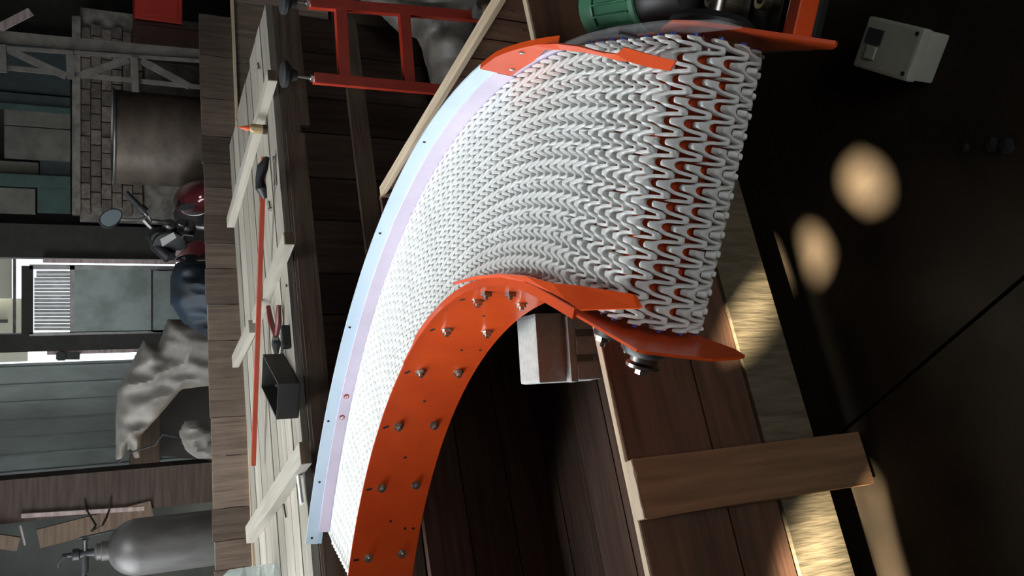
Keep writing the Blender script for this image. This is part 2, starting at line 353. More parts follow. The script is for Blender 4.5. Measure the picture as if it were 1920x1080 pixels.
# roof: the sun comes through holes and gaps in the sheeting
NA = math.radians(22.2); A1 = V((math.cos(NA), math.sin(NA), 0)); B1 = V((-math.sin(NA), math.cos(NA), 0))
NW = V((-.5, 1.215, 0))                       # a point on the outer face of the near crate wall
def circ(cx, cy, rx, ry, n=11, s=0):
    R = random.Random(s); return [(cx + rx * math.cos(2 * math.pi * k / n) * R.uniform(.88, 1.1), cy + ry * math.sin(2 * math.pi * k / n) * R.uniform(.88, 1.1)) for k in range(n)]
holes = []
for poly, pl in ((circ(1624, 343, 38, 42, 11, 1), 0), ([(1507, 452), (1520, 432), (1536, 436), (1552, 465), (1542, 500), (1524, 522), (1516, 490)], 0),
                 ([(1420, 528), (1442, 580), (1450, 598), (1392, 628), (1372, 598)], 1),
                 ([(1486, 985), (1528, 952), (1550, 945), (1566, 1000), (1590, 1130), (1500, 1130)], 1),
                 ([(1622, 890), (1634, 894), (1658, 1000), (1694, 1130), (1676, 1130), (1642, 985)], 0)):
    h = []
    for x, y in poly:
        p = atZ(x, y, 0) if pl == 0 else onP(x, y, NW, B1)
        p = p + SUN * ((ZT - p.z) / SUN.z); h.append((p.x, p.y))
    holes.append(h)
bm = bmesh.new()
def loop(pts):
    vs = [bm.verts.new((x, y, 0)) for x, y in pts]
    for i in range(len(vs)): bm.edges.new((vs[i], vs[(i + 1) % len(vs)]))
loop([(XL - .3, YF - .3), (XR + .3, YF - .3), (XR + .3, YB + 1.9), (XL - .3, YB + 1.9)])  # overhang past the back wall added to shade the outside wall
for h in holes: loop(h)
bmesh.ops.triangle_fill(bm, use_beauty=True, use_dissolve=False, edges=bm.edges[:])
dele = []
for f in bm.faces:
    c = f.calc_center_median()
    if any(inside(h, c.x, c.y) for h in holes): dele.append(f)
bmesh.ops.delete(bm, geom=dele, context='FACES')
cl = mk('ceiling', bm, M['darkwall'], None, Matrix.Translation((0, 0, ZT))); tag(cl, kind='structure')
bm = bmesh.new(); bbox(bm, (-1.55, 2.2, ZT - .015), (.05, 3.6, ZT - .005)); tag(mk('added_roof_sheet_1', bm, M['pet']), kind='structure')  # sheet added above the overhead fill; lets no daylight in
# ================================================================== NEAR CRATE (open, holds the conveyor)
cr = thing('shipping_crate', 'open brown timber crate in the foreground that the curved conveyor rests in', 'crate', (NW.x + .6, NW.y + .6, 0))
def cp(a, b, z): return NW + A1 * a + B1 * b + V((0, 0, z))     # crate coordinates: along, back, up
LA, LB, DB = -1.5, 1.32, 1.12
for z0, z1, m, off in ((.357, .55, 'cratewood', .0), (.232, .354, 'cratewood', .0), (.10, .229, 'roughwood', -.008)):
    plank('side_board', cr, M[m], cp(LA, .010 + off, (z0 + z1) / 2), cp(LB, .010 + off, (z0 + z1) / 2), z1 - z0, .02, -B1)
plank('lit_top_edge', cr, M['brightwood'], cp(LA, .010, .5525), cp(LB, .010, .5525), .014, .005, (0, 0, 1), .0012, 30)  # pale sawn edge with the light on it put into the colour
plank('skid', cr, M['gap'], cp(LA, .19, .05), cp(LB, .19, .05), .10, .09, -B1)  # near black: shade under the crate is put into its colour
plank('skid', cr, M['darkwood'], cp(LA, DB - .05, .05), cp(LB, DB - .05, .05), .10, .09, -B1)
bt = atZ(1165, 905, .57); ba = (onP(1380, 895, NW - B1 * .03, B1) - NW).dot(A1)
plank('batten', cr, M['fresh'], cp(ba + .005, -.034, .015), cp(ba, -.034, .572), .104, .026, -B1, .001)
plank('batten_end', cr, M['brightwood'], cp(ba - .0505, -.034, .574), cp(ba + .0505, -.034, .574), .026, .004, (0, 0, 1), .0015, 8)
k = 0; b = .03
while b < DB - .05:                                              # floor boards
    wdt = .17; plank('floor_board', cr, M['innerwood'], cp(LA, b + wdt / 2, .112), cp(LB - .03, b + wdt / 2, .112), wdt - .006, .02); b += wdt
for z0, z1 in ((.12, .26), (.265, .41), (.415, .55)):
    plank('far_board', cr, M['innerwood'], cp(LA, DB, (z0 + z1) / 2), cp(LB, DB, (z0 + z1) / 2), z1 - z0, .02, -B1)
# right end wall : upright slats under a pale top rail
ea = (atZ(865, 120, .55) - NW).dot(A1); nails = []
sw = .082; b = .03
while b < DB - .02:
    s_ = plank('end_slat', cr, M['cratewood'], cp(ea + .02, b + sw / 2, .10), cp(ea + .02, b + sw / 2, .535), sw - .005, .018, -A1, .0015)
    for zz in (.50, .44):
        bm = bmesh.new(); lathe(bm, [(.0035, 0), (.003, .0015)], frame(cp(ea + .0105, b + sw / 2 + (.01 if zz > .47 else -.012), zz), B1, None, -A1), 8); mk('nail_head', bm, M['dsteel'], s_)
    b += sw
plank('end_top_rail', cr, M['brightwood'], cp(ea + .018, .0, .542), cp(ea + .018, DB, .542), .034, .014, (0, 0, 1), .001)
# ================================================================== FAR CRATE (closed, used as a bench)
TA = math.radians(21.6); A2 = V((math.cos(TA), math.sin(TA), 0)); B2 = V((-math.sin(TA), math.cos(TA), 0)); ZL = .75
FR = V((1.204, 3.707, 0))
def tp(a, b, z): return FR - A2 * a + B2 * b + V((0, 0, z))       # a leftwards from the right end, b backwards
bench = thing('bench_crate', 'closed timber crate with pale planked lid serving as a workbench behind the conveyor', 'crate', tp(1.2, .5, 0))
LL, DD = 3.1, 1.12
ws = [.15, .115, .16, .12, .15, .13, .155, .125]; b = 0; sk = .06
for i, w_ in enumerate(ws):
    plank('lid_board', bench, M['lidwood'], tp(-.01 - .012 * (i % 3) + sk * (b + w_ / 2), b + w_ / 2, ZL - .0125), tp(LL, b + w_ / 2, ZL - .0125), w_ - (.006 if i % 2 else .013), .025 + (.003 if i % 3 == 1 else 0), (0, 0, 1), .0022, 8); b += w_ + .002
plank('front_top_board', bench, M['backwood'], tp(0, .012, ZL - .065), tp(LL, .012, ZL - .065), .075, .02, -B2)
FP = FR + B2 * .03
x = 0; i = 0
while x < LL - .2:
    wv = (.19, .23, .17, .21)[i % 4]; i += 1
    plank('front_plank', bench, M['darkwood'], tp(x + wv / 2, .045, .06), tp(x + wv / 2, .045, ZL - .03), wv - .007, .02, -B2)
    x += wv
r1a = onP(550, 90, FR, B2).z; r1b = onP(668, 167, FR, B2).z
print('rails', r1a, r1b)
plank('front_rail', bench, M['railwood'], tp(.62, .015, onP(562, 340, FR, B2).z), tp(LL, .015, onP(562, 340, FR, B2).z), .075, .035, -B2)
plank('front_rail', bench, M['railwood'], tp(-.0, .015, onP(551, 90, FR, B2).z), tp(.58, .015, onP(551, 90, FR, B2).z), .07, .03, -B2)
plank('front_rail', bench, M['railwood'], tp(0, .015, r1b), tp(LL, .015, r1b), .075, .03, -B2)
for aa in (0.0,):
    bb = .05
    while bb < DD - .03:
        plank('end_plank', bench, M['darkwood'], tp(-.0 + sk * bb + .03, bb + .08, .06), tp(sk * bb + .03, bb + .08, ZL - .03), .155, .02, -A2); bb += .16
plank('back_rail', bench, M['darkwood'], tp(.1, DD, .4), tp(LL, DD, .4), .6, .02, -B2)
plank('skid', bench, M['darkwood'], tp(.1, .1, .03), tp(LL, .1, .03), .1, .06); plank('skid', bench, M['darkwood'], tp(.1, DD - .1, .03), tp(LL, DD - .1, .03), .1, .06)
# battens nailed across the lid
for (n_, f_, wd) in (((566, 850), (464, 1003), .075), ((536, 448), (476, 596), .05), ((505, 142), (428, 418), .05)):
    a = atZ(*n_, ZL + .03); c = atZ(*f_, ZL + .03)
    plank('lid_batten', bench, M['batten'], a + V((0, 0, -.011)), c + V((0, 0, -.011)), wd, .036, (0, 0, 1), .0012, 6)
    d = (c - a).normalized()
    plank('batten_end', bench, M['railwood'], a + V((0, 0, -.011)) - d * .003 - d.cross(V((0, 0, 1))) * wd * .5, a + V((0, 0, -.011)) - d * .003 + d.cross(V((0, 0, 1))) * wd * .5, .034, .006, d, .0005)  # dark cap puts the shade of the near end face into colour
a = atZ(473, 612, ZL + .02); c = atZ(441, 678, ZL + .02)
plank('lid_batten', bench, M['batten'], a, c, .06, .03, (0, 0, 1), .0012)
# ================================================================== BACK CRATE behind the bench
PA = math.radians(13.1); A3 = V((math.cos(PA), math.sin(PA), 0)); B3 = V((-math.sin(PA), math.cos(PA), 0)); P3 = V((-1.478, 4.779, 0))
bc = thing('plank_crate', 'tall crate of grey brown upright planks standing behind the workbench crate', 'crate', P3 + A3 * 1.5 + B3 * .3)
x = -.6; i = 0; xe = (onP(400, 30, P3, B3) - P3).dot(A3)
RW = random.Random(3); zr = .625
while x < xe:
    wv = RW.choice((.17, .21, .24, .28, .15)); wv = min(wv, xe - x + .001)
    if wv > .03:
        plank('upper_plank', bc, M['backwood'], P3 + A3 * (x + wv / 2) + V((0, 0, zr)), P3 + A3 * (x + wv / 2) + V((0, 0, .82 + RW.uniform(-.006, .006))), wv - .004, .02, -B3, .002); 
    x += wv
x = 1.2
while x < 3.6:
    wv = RW.choice((.15, .19, .22)); plank('lower_plank', bc, M['backwood'], P3 + A3 * (x + wv / 2) - B3 * .012 + V((0, 0, .02)), P3 + A3 * (x + wv / 2) - B3 * .012 + V((0, 0, zr - .012)), wv - .004, .02, -B3, .002); x += wv
plank('middle_ledge', bc, M['brightwood'], P3 - A3 * .6 - B3 * .012 + V((0, 0, zr - .004)), P3 + A3 * 3.6 - B3 * .012 + V((0, 0, zr - .004)), .05, .014, (0, 0, 1), .001)  # pale colour carries the light lying on the ledge
plank('back_batten', bc, M['darkwood'], P3 - A3 * .6 + B3 * .03 + V((0, 0, .7)), P3 + A3 * 3.1 + B3 * .03 + V((0, 0, .7)), .08, .03, -B3)
plank('back_batten', bc, M['darkwood'], P3 - A3 * .6 + B3 * .03 + V((0, 0, .06)), P3 + A3 * 3.4 + B3 * .03 + V((0, 0, .06)), .1, .06, -B3)
plank('left_lower_panel', bc, M['backwood'], P3 - A3 * .6 + V((0, 0, .32)), P3 + A3 * 1.2 + V((0, 0, .32)), .6, .02, -B3)
# ================================================================== CURVED CONVEYOR
RI, BW, ARC = .9526, .41, 1.783
a_, b_, c_ = -.0686, .1086, -.006
CM = Matrix.Translation((-.9254, 1.4634, .8097)) @ Matrix.Rotation(a_, 4, 'X') @ Matrix.Rotation(b_, 4, 'Y') @ Matrix.Rotation(c_, 4, 'Z')
AE = math.pi / 2 - ARC; TN = V((math.cos(AE), math.sin(AE), 0)); TT = V((math.sin(AE), -math.cos(AE), 0))
def cpt(st, off, n):
    k, v = st
    if k == 'a':
        th = math.pi / 2 - v; return V(((RI + off) * math.cos(th), (RI + off) * math.sin(th), n))
    return TN * (RI + off) + TT * v + V((0, 0, n))
def stations(a0, a1, s1=None, da=.04, ds=.03):
    n = max(1, round((a1 - a0) / da)); r = [('a', a0 + (a1 - a0) * i / n) for i in range(n + 1)]
    if s1: r += [('s', ds * i) for i in range(1, int(s1 / ds))] + [('s', s1)]
    return r
cv = thing('curved_belt_conveyor', 'orange curved conveyor with white modular plastic belt, tilted across the open crate', 'conveyor', CM @ V((.8, .7, -.17)))
def sweep(name, sts, prof, m, parent=cv, smooth=True):
    bm = bmesh.new(); rings = []
    for i, st in enumerate(sts):
        pr = prof(i, st) if callable(prof) else prof
        rings.append([bm.verts.new(cpt(st, o, n)) for o, n in pr])
    k = len(rings[0])
    for p, q in zip(rings, rings[1:]):
        for j in range(k): bm.faces.new((p[j], p[(j + 1) % k], q[(j + 1) % k], q[j]))
    bm.faces.new(rings[0]); bm.faces.new(rings[-1][::-1])
    return mk(name, bm, M[m], parent, smooth=smooth, base=CM)
def rect(o0, o1, n0, n1): return [(o0, n0), (o1, n0), (o1, n1), (o0, n1)]
# belt link: a wavy moulded ribbon with round heads and solid hinge knobs; every row is a piece of its own
NT = 14; PT_ = BW / NT; NS = 22
def sm(x, pts):
    for (x0, y0), (x1, y1) in zip(pts, pts[1:]):
        if x <= x1: return y0 + (y1 - y0) * max(0, min(1, (x - x0) / (x1 - x0)))
    return pts[-1][1]
HI = [(0, .0600), (.10, .0597), (.17, .0585), (.225, .0555), (.26, .0505), (.30, .0430), (.36, .0325), (.42, .0265), (.5, .0245)]
LO = [(0, .0505), (.055, .0490), (.085, .0440), (.12, .0355), (.18, .0255), (.25, .0165), (.30, .0085), (.345, .0030), (.40, .0004), (.5, 0)]
HI2 = [(0, .0560), (.12, .0556), (.18, .0532), (.215, .0470), (.235, .0360), (.26, .0290), (.34, .0230), (.42, .0205), (.5, .0200)]
LO2 = [(0, .0470), (.05, .0458), (.08, .0415), (.095, .0290), (.16, .0215), (.25, .0165), (.305, .0125), (.335, .0050), (.37, .0010), (.5, 0)]
def link_mesh(breaks, curved):
    bm = bmesh.new(); H = .0105; bv = .0028
    def col(i):
        t = i * PT_ / NS; d = abs((i / NS) % 1 - .5); k = (RI + t) / (RI + BW) if curved else 1.0
        return t, (sm(d, LO if curved else LO2) - .029) * k, (sm(d, HI if curved else HI2) - .029) * k
    run = []; runs = []
    for i in range(NT * NS + 1):
        if i in breaks:
            runs.append(run); run = []; continue
        run.append(col(i))
    runs.append(run)
    for run in runs:
        rings = []
        for j, (t, lo, hi) in enumerate(run):
            e = bv if j in (0, len(run) - 1) else 0
            ps = ((lo, -.004), (lo, H - bv - e), (lo + bv * .35, H - bv * .35 - e), (lo + bv, H - e), (hi - bv, H - e), (hi - bv * .35, H - bv * .35 - e), (hi, H - bv - e), (hi, -.004))
            rings.append([bm.verts.new((t, s, n)) for s, n in ps])
        for p, q in zip(rings, rings[1:]):
            for k in range(8): bm.faces.new((p[k], p[(k + 1) % 8], q[(k + 1) % 8], q[k]))
        bm.faces.new(rings[0]); bm.faces.new(rings[-1][::-1])
    bmesh.ops.recalc_face_normals(bm, faces=bm.faces[:])
    for f in bm.faces: f.smooth = True
    me = bpy.data.meshes.new('belt_link'); bm.to_mesh(me); bm.free(); me.materials.append(M['belt'])
    me.set_sharp_from_angle(angle=math.radians(50)); return me
lm = [[link_mesh({int(NS * (k + .22)) for k in br}, cu) for br in ((4, 9), (6, 11), (3, 8, 12))] for cu in (0, 1)]
bm = bmesh.new(); lathe(bm, [(.0045, 0), (.0045, .004), (.003, .005)], Matrix.Rotation(math.pi / 2, 4, 'Y'), 10)
bmesh.ops.recalc_face_normals(bm, faces=bm.faces[:]); rodm = bpy.data.meshes.new('rod_end'); bm.to_mesh(rodm); bm.free(); rodm.materials.append(M['blue'])
PITCH = .0377; RO = RI + BW; A0 = .075; S0 = .18; RN = .078; R0 = .035
rows = []
s = -.5 * math.pi * R0
tot_arc = (ARC - A0) * RO
while s < tot_arc + S0 + math.pi * RN * .98:
    if s < 0:
        st = ('a', A0); ph = s / R0
        c = cpt(st, 0, -R0); th = math.pi / 2 - A0; N_ = V((math.cos(th), math.sin(th), 0)); T_ = V((math.sin(th), -math.cos(th), 0))
        nrm = T_ * math.sin(ph) + V((0, 0, math.cos(ph))); tg = T_ * math.cos(ph) - V((0, 0, math.sin(ph))); o = c + nrm * R0
    elif s < tot_arc:
        a = A0 + s / RO; th = math.pi / 2 - a; N_ = V((math.cos(th), math.sin(th), 0)); tg = V((math.sin(th), -math.cos(th), 0)); nrm = V((0, 0, 1)); o = cpt(('a', a), 0, 0)
    elif s < tot_arc + S0:
        N_, tg, nrm = TN, TT, V((0, 0, 1)); o = cpt(('s', s - tot_arc), 0, 0)
    else:
        ph = (s - tot_arc - S0) / RN; N_ = TN; c = cpt(('s', S0), 0, -RN)
        nrm = TT * math.sin(ph) + V((0, 0, math.cos(ph))); tg = TT * math.cos(ph) - V((0, 0, math.sin(ph))); o = c + nrm * RN
    rows.append((o, N_, tg, nrm, 0 <= s < tot_arc)); s += PITCH
for i, (o, N_, tg, nrm, cu) in enumerate(rows):
    o = o - nrm * .0105
    m4 = Matrix(((N_.x, tg.x, nrm.x, o.x), (N_.y, tg.y, nrm.y, o.y), (N_.z, tg.z, nrm.z, o.z), (0, 0, 0, 1)))
    ln = obj('belt_link', lm[1 if cu else 0][i % 3], None, cv, CM @ m4)
    if i > len(rows) - 14:
        for t_, fl_ in ((BW - .001, 1), (.001, -1)):
            obj('rod_end', rodm, None, ln, CM @ m4 @ Matrix.Translation((t_, -.018, .0035)) @ Matrix.Scale(fl_, 4, (1, 0, 0)))
# bed and drive drum seen through the links
sweep('slider_bed', stations(A0 + .03, ARC, .04), rect(.006, BW - .004, -.034, -.0155), 'bed')
sweep('end_bed', [('s', .045), ('s', .10), ('s', .16)], rect(.012, BW - .012, -.034, -.024), 'red')
bm = bmesh.new(); Md = Matrix.Translation(cpt(('s', S0), 0, -RN)) @ V((0, 0, 1)).rotation_difference(TN).to_matrix().to_4x4()
lathe(bm, [(.060, .02), (.060, BW - .02)], Md, 36); mk('drive_drum', bm, M['orange'], cv, smooth=True, base=CM)
bm = bmesh.new(); lathe(bm, [(.0125, -.075), (.0125, BW + .09)], Md, 16); mk('drive_shaft', bm, M['steel'], cv, smooth=True, base=CM)
# inner side plate (orange) with its nose
sweep('inner_side_plate', stations(-.05, ARC), rect(-.016, -.012, -.166, .026), 'orange')
def nose_plate(name, off, poly, m, th=.004):
    Mx = Matrix(((TT.x, 0, TN.x, 0), (TT.y, 0, TN.y, 0), (TT.z, 1, TN.z, 0), (0, 0, 0, 1)))
    o = TN * (RI + off); Mx = Matrix.Translation(o) @ Mx
    bm = bmesh.new(); prism(bm, poly, 0, th, Mx); return mk(name, bm, M[m], cv, base=CM)
nose_plate('inner_nose_plate', -.016, [(-.002, -.166), (.12, -.13), (.27, -.175), (.305, -.168), (.318, -.15), (.345, -.085), (.338, .018), (.33, .026), (-.002, .026)], 'orange')
sweep('edge_flange', stations(.9, ARC, .14), lambda i, st: rect(-.02, -.004, .026, .031) if st[0] == 's' or st[1] > 1.0 else rect(-.018, -.012, .026, .029), 'orange')
# bolts through the inner plate: washer, hex head and stub, in two rows
bm = bmesh.new(); lathe(bm, [(.0135, 0), (.0135, .002)], n=18); prism(bm, ngon(6, .0105), .002, .009); lathe(bm, [(.0055, .009), (.0055, .015)], n=12)
bmesh.ops.recalc_face_normals(bm, faces=bm.faces[:]); boltm = bpy.data.meshes.new('bolt'); bm.to_mesh(boltm); bm.free(); boltm.materials.append(M['steel'])
bm = bmesh.new(); bbox(bm, (-.009, -.008, 0), (.009, .008, .009)); lathe(bm, [(.0045, .009), (.0045, .016)], n=10)
nutm = bpy.data.meshes.new('square_nut'); bm.to_mesh(nutm); bm.free(); nutm.materials.append(M['dsteel'])
bm = bmesh.new(); lathe(bm, [(.0042, 0), (.0042, .0006)], n=12); holem = bpy.data.meshes.new('bolt_hole'); bm.to_mesh(holem); bm.free(); holem.materials.append(M['gap'])
bm = bmesh.new(); bbox(bm, (-.0035, -.008, 0), (.0035, .008, .0006)); slotm = bpy.data.meshes.new('slot'); bm.to_mesh(slotm); bm.free(); slotm.materials.append(M['gap'])
def on_plate(me, name, a, n, off=-.016, flip=-1, rz=0):
    th = math.pi / 2 - a; N_ = V((math.cos(th), math.sin(th), 0)) * flip
    p = cpt(('a', a), off, n); Mx = Matrix.Translation(p) @ V((0, 0, 1)).rotation_difference(N_).to_matrix().to_4x4() @ Matrix.Rotation(rz, 4, 'Z')
    obj(name, me, None, cv, CM @ Mx)
for i, a in enumerate((.157, .396, .63, .867, 1.09, 1.31)):
    on_plate(boltm, 'bolt', a, -.026, rz=i); on_plate(boltm, 'bolt', a + .013, -.124, rz=i * 2)
    on_plate(slotm, 'slot', a - .006, .008)
for a, n in ((1.398, -.013), (1.43, -.055)): on_plate(nutm, 'square_nut', a, n)
for a, n in ((.739, -.071), (.998, -.144), (.99, -.097), (.51, -.072), (.255, -.12), (.28, -.073), (.255, -.145), (1.2, -.08)): on_plate(holem, 'bolt_hole', a, n)
# outer wall: white plastic guide in two bands, then orange
sweep('outer_side_plate', stations(0.1, ARC, .12), rect(BW + .012, BW + .016, -.166, -.035), 'orange')
sweep('guide_backing', stations(.045, 1.5), rect(BW + .012, BW + .0145, .02, .070), 'guidesky')
sweep('guide_end_band', stations(1.5, 1.66), rect(BW + .003, BW + .012, -.03, .008), 'guide')
sweep('guide_upper_band', stations(.045, 1.5), rect(BW + .008, BW + .012, .034, .0735), 'guidesky')
sweep('guide_lower_band', stations(.075, 1.498), lambda i, st: rect(BW + .001, BW + .012, -.03, .036) if st[1] > .1 else rect(BW + .006, BW + .012, -.03, .034), 'guide')
sweep('outer_guard', stations(1.5, 1.70, None, .02), lambda i, st: rect(BW + .001, BW + .0118, .006 + .024 * min(1, max(0, (st[1] - 1.58) / .1)), .074 - .042 * max(0, (st[1] - 1.56) / .14) ** 1.3), 'orange')
bm = bmesh.new(); lathe(bm, [(.006, 0), (.0055, .002), (.003, .0032)], n=14); scrm = bpy.data.meshes.new('screw'); bm.to_mesh(scrm); bm.free(); scrm.materials.append(M['steel'])
bm = bmesh.new(); lathe(bm, [(.009, 0), (.009, .0005)], n=16); stm = bpy.data.meshes.new('red_mark'); bm.to_mesh(stm); bm.free(); stm.materials.append(M['redbox'])
for a, n in ((1.527, .02), (1.607, .046)): on_plate(scrm, 'screw', a, n, BW + .0008, -1)
for a, n in ((.375, .02), (.432, .02)): on_plate(stm, 'red_mark', a, n, BW + .001, -1); on_plate(scrm, 'screw', a, n, BW + .0005, -1)
for a, n in ((.06, .055), (.2, .055), (.36, .06), (.62, .06), (.9, .06), (1.2, .06)): on_plate(holem, 'bolt_hole', a, n, BW + .008, -1)
# hold-down guards over the belt edges near the outlet
def ribbon(name, pts, m, th=.003):
    """strip through pairs of points (left, right) in conveyor space with thickness"""
    bm = bmesh.new(); rings = []
    for i, (p, q) in enumerate(pts):
        p = V(p); q = V(q); nx = V(pts[min(i + 1, len(pts) - 1)][0]) - V(pts[max(i - 1, 0)][0]); nn = nx.cross(q - p).normalized() * th
        if nn.z < 0: nn = -nn
        rings.append([bm.verts.new(x) for x in (p, q, q - nn, p - nn)])
    for p, q in zip(rings, rings[1:]):
        for j in range(4): bm.faces.new((p[j], p[(j + 1) % 4], q[(j + 1) % 4], q[j]))
    bm.faces.new(rings[0]); bm.faces.new(rings[-1][::-1]); return mk(name, bm, M[m], cv, base=CM)
ribbon('outer_hold_down', [(cpt(('a', 1.64), BW + .004, .05), cpt(('a', 1.64), BW + .0, .03)), (cpt(('a', 1.70), .407, .036), cpt(('a', 1.70), .399, .024)),
    (cpt(('s', -.02), .394, .033), cpt(('s', -.02), .387, .024)), (cpt(('s', .055), .383, .03), cpt(('s', .055), .378, .024)), (cpt(('s', .105), .379, .028), cpt(('s', .10), .371, .022)),
    (cpt(('s', .128), .388, .028), cpt(('s', .14), .368, .022)), (cpt(('s', .20), .376, .028), cpt(('s', .20), .359, .022)), (cpt(('s', .275), .365, .026), cpt(('s', .258), .353, .022))], 'orange')
ribbon('inner_hold_down', [(cpt(('a', 1.30), .02, .030), cpt(('a', 1.30), .016, .026)), (cpt(('a', 1.45), .004, .034), cpt(('a', 1.45), -.002, .03)), (cpt(('a', 1.60), .001, .036), cpt(('a', 1.60), -.006, .030)),
    (cpt(('a', 1.73), .008, .038), cpt(('a', 1.73), -.002, .034)), (cpt(('s', .06), .018, .038), cpt(('s', .07), .004, .04)), (cpt(('s', .115), .028, .036), cpt(('s', .135), .006, .044)),
    (cpt(('s', .15), .034, .034), cpt(('s', .185), .004, .046)), (cpt(('s', .29), .054, .026), cpt(('s', .315), .040, .030)), (cpt(('s', .30), .053, .024), cpt(('s', .32), .044, .026))], 'orange')
# clear guard on the outside
def clearprof(i, st):
    v = st[1] if st[0] == 's' else (st[1] - ARC) * 1.3
    top = .012 + .030 * max(0, min(1, (v + .14) / .25)); top -= .03 * max(0, (v - .24) / .12)
    return rect(BW + .003, BW + .0055, -.02, top)
sweep('clear_guard', stations(1.66, ARC, .34), clearprof, 'clear')
bm = bmesh.new(); p = cpt(('s', .10), BW + .002, .012); bbox(bm, p - V((.004, .004, .014)), p + V((.004, .004, .014))); mk('guard_clip', bm, M['blackp'], cv, base=CM)
# outer drive side plate with sloping nose
nose_plate('outer_nose_plate', BW + .014, [(.12, -.166), (.31, -.19), (.335, -.175), (.342, -.165), (.24, -.02), (.20, .0), (.12, -.03)], 'orange', .005)
# bearing on the inner nose plate
MB = Matrix.Translation(cpt(('s', S0 + .008), -.016, -RN)) @ V((0, 0, 1)).rotation_difference(-TN).to_matrix().to_4x4()
brg = mk('flange_bearing', (lambda b: (prism(b, [(x * 1.55, y) for x, y in ngon(20, .056)], 0, .016, MB), lathe(b, [(.042, .016), (.038, .032), (.032, .038)], MB, 24), b)[-1])(bmesh.new()), M['bearing'], cv, smooth=True, base=CM)
bm = bmesh.new(); lathe(bm, [(.021, .034), (.021, .048), (.017, .05)], MB, 22); mk('bearing_collar', bm, M['dsteel'], brg, smooth=True, base=CM)
bm = bmesh.new(); lathe(bm, [(.026, .052), (.026, .057), (.012, .058)], MB, 22); prism(bm, ngon(6, .010), .058, .068, MB); mk('shaft_end_cap', bm, M['steel'], brg, smooth=True, base=CM)
for sx in (-1, 1):
    bm = bmesh.new(); prism(bm, ngon(6, .0105), .014, .026, MB @ Matrix.Translation((sx * .07, 0, 0))); lathe(bm, [(.005, .026), (.005, .034)], MB @ Matrix.Translation((sx * .07, 0, 0)), 10); mk('bearing_bolt', bm, M['steel'], brg, base=CM)
bm = bmesh.new(); lathe(bm, [(.003, .018), (.003, .04), (.0045, .042), (.003, .046)], MB @ Matrix.Translation((.02, .03, 0)), 8); mk('grease_nipple', bm, M['steel'], brg, smooth=True, base=CM)
# drive: black worm gearbox and green motor on the outer side
GX = Matrix(((TT.x, TN.x, 0, 0), (TT.y, TN.y, 0, 0), (0, 0, 1, 0), (0, 0, 0, 1)))  # local x = along, y = outward
GM = Matrix.Translation(TN * (RI + BW + .02) + V((0, 0, -RN))) @ GX
bm = bmesh.new(); bbox(bm, (S0 - .13, .004, -.16), (S0 + .045, .13, -.085), GM, .014); gb = mk('gearbox', bm, M['black'], cv, base=CM)
MY = GM @ Matrix.Rotation(-math.pi / 2, 4, 'X')      # local z -> outward
bm = bmesh.new(); lathe(bm, [(.062, .0), (.062, .012), (.05, .022)], GM @ Matrix.Translation((S0, .0, 0)) @ Matrix.Rotation(-math.pi / 2, 4, 'X'), 26); mk('gearbox_flange', bm, M['black'], gb, smooth=True, base=CM)
for sx, sz in ((-.135, -.01), (-.075, -.03), (.0, -.068)):
    Mq = GM @ Matrix.Translation((S0 + sx, .062, sz - .012))
    bm = bmesh.new(); prism(bm, [(.013 * math.cos(t), .013 * math.sin(t) + (.05 if math.sin(t) > 0 else 0)) for t in [(k + .5) * math.pi / 9 for k in range(18)]], -.085 - sz + .012, .010, Mq)
    lg = mk('lifting_lug', bm, M['brass'], gb, base=CM)
    bm = bmesh.new(); lathe(bm, [(.006, .010), (.006, .0115)], Mq @ Matrix.Translation((0, .0, 0)), 14); mk('lug_hole', bm, M['gap'], lg, base=CM)
for sx in (-.08, -.04, 0, .04):
    bm = bmesh.new(); bbox(bm, (S0 + sx, .0, -.086), (S0 + sx + .006, .12, -.079), GM); mk('cooling_rib', bm, M['black'], gb, base=CM)
MM = GM @ Matrix.Translation((S0 - .23, .085, -.05)) @ Matrix.Rotation(-math.pi / 2, 4, 'Y')   # z -> backwards along the belt
bm = bmesh.new(); lathe(bm, [(.074, .0), (.076, .012), (.064, .02), (.064, .17), (.058, .18)], MM, 32); mo = mk('motor', bm, M['green'], cv, smooth=True, base=CM)
bm = bmesh.new(); lathe(bm, [(.068, .165), (.070, .17), (.070, .215), (.055, .226)], MM, 32); mk('fan_cover', bm, M['green'], mo, smooth=True, base=CM)
bm = bmesh.new(); lathe(bm, [(.055, -.11), (.055, -.02), (.07, 0)], MM, 28); mk('motor_adapter', bm, M['black'], gb, smooth=True, base=CM)
for k in range(22):
    a = 2 * math.pi * k / 22; bm = bmesh.new(); bbox(bm, (.062, -.0015, .024), (.073, .0015, .16), MM @ Matrix.Rotation(a, 4, 'Z')); mk('cooling_fin', bm, M['green'], mo, base=CM)
bm = bmesh.new(); bbox(bm, (S0 + .072, .0, -.10), (S0 + .096, .10, -.068), GM, .003); mb = mk('motor_bracket', bm, M['orange'], cv, base=CM)
# ================================================================== THINGS ON THE BENCH LID
def onlid(ix, iy, dz=0): return atZ(ix, iy, ZL + .0025 + dz)
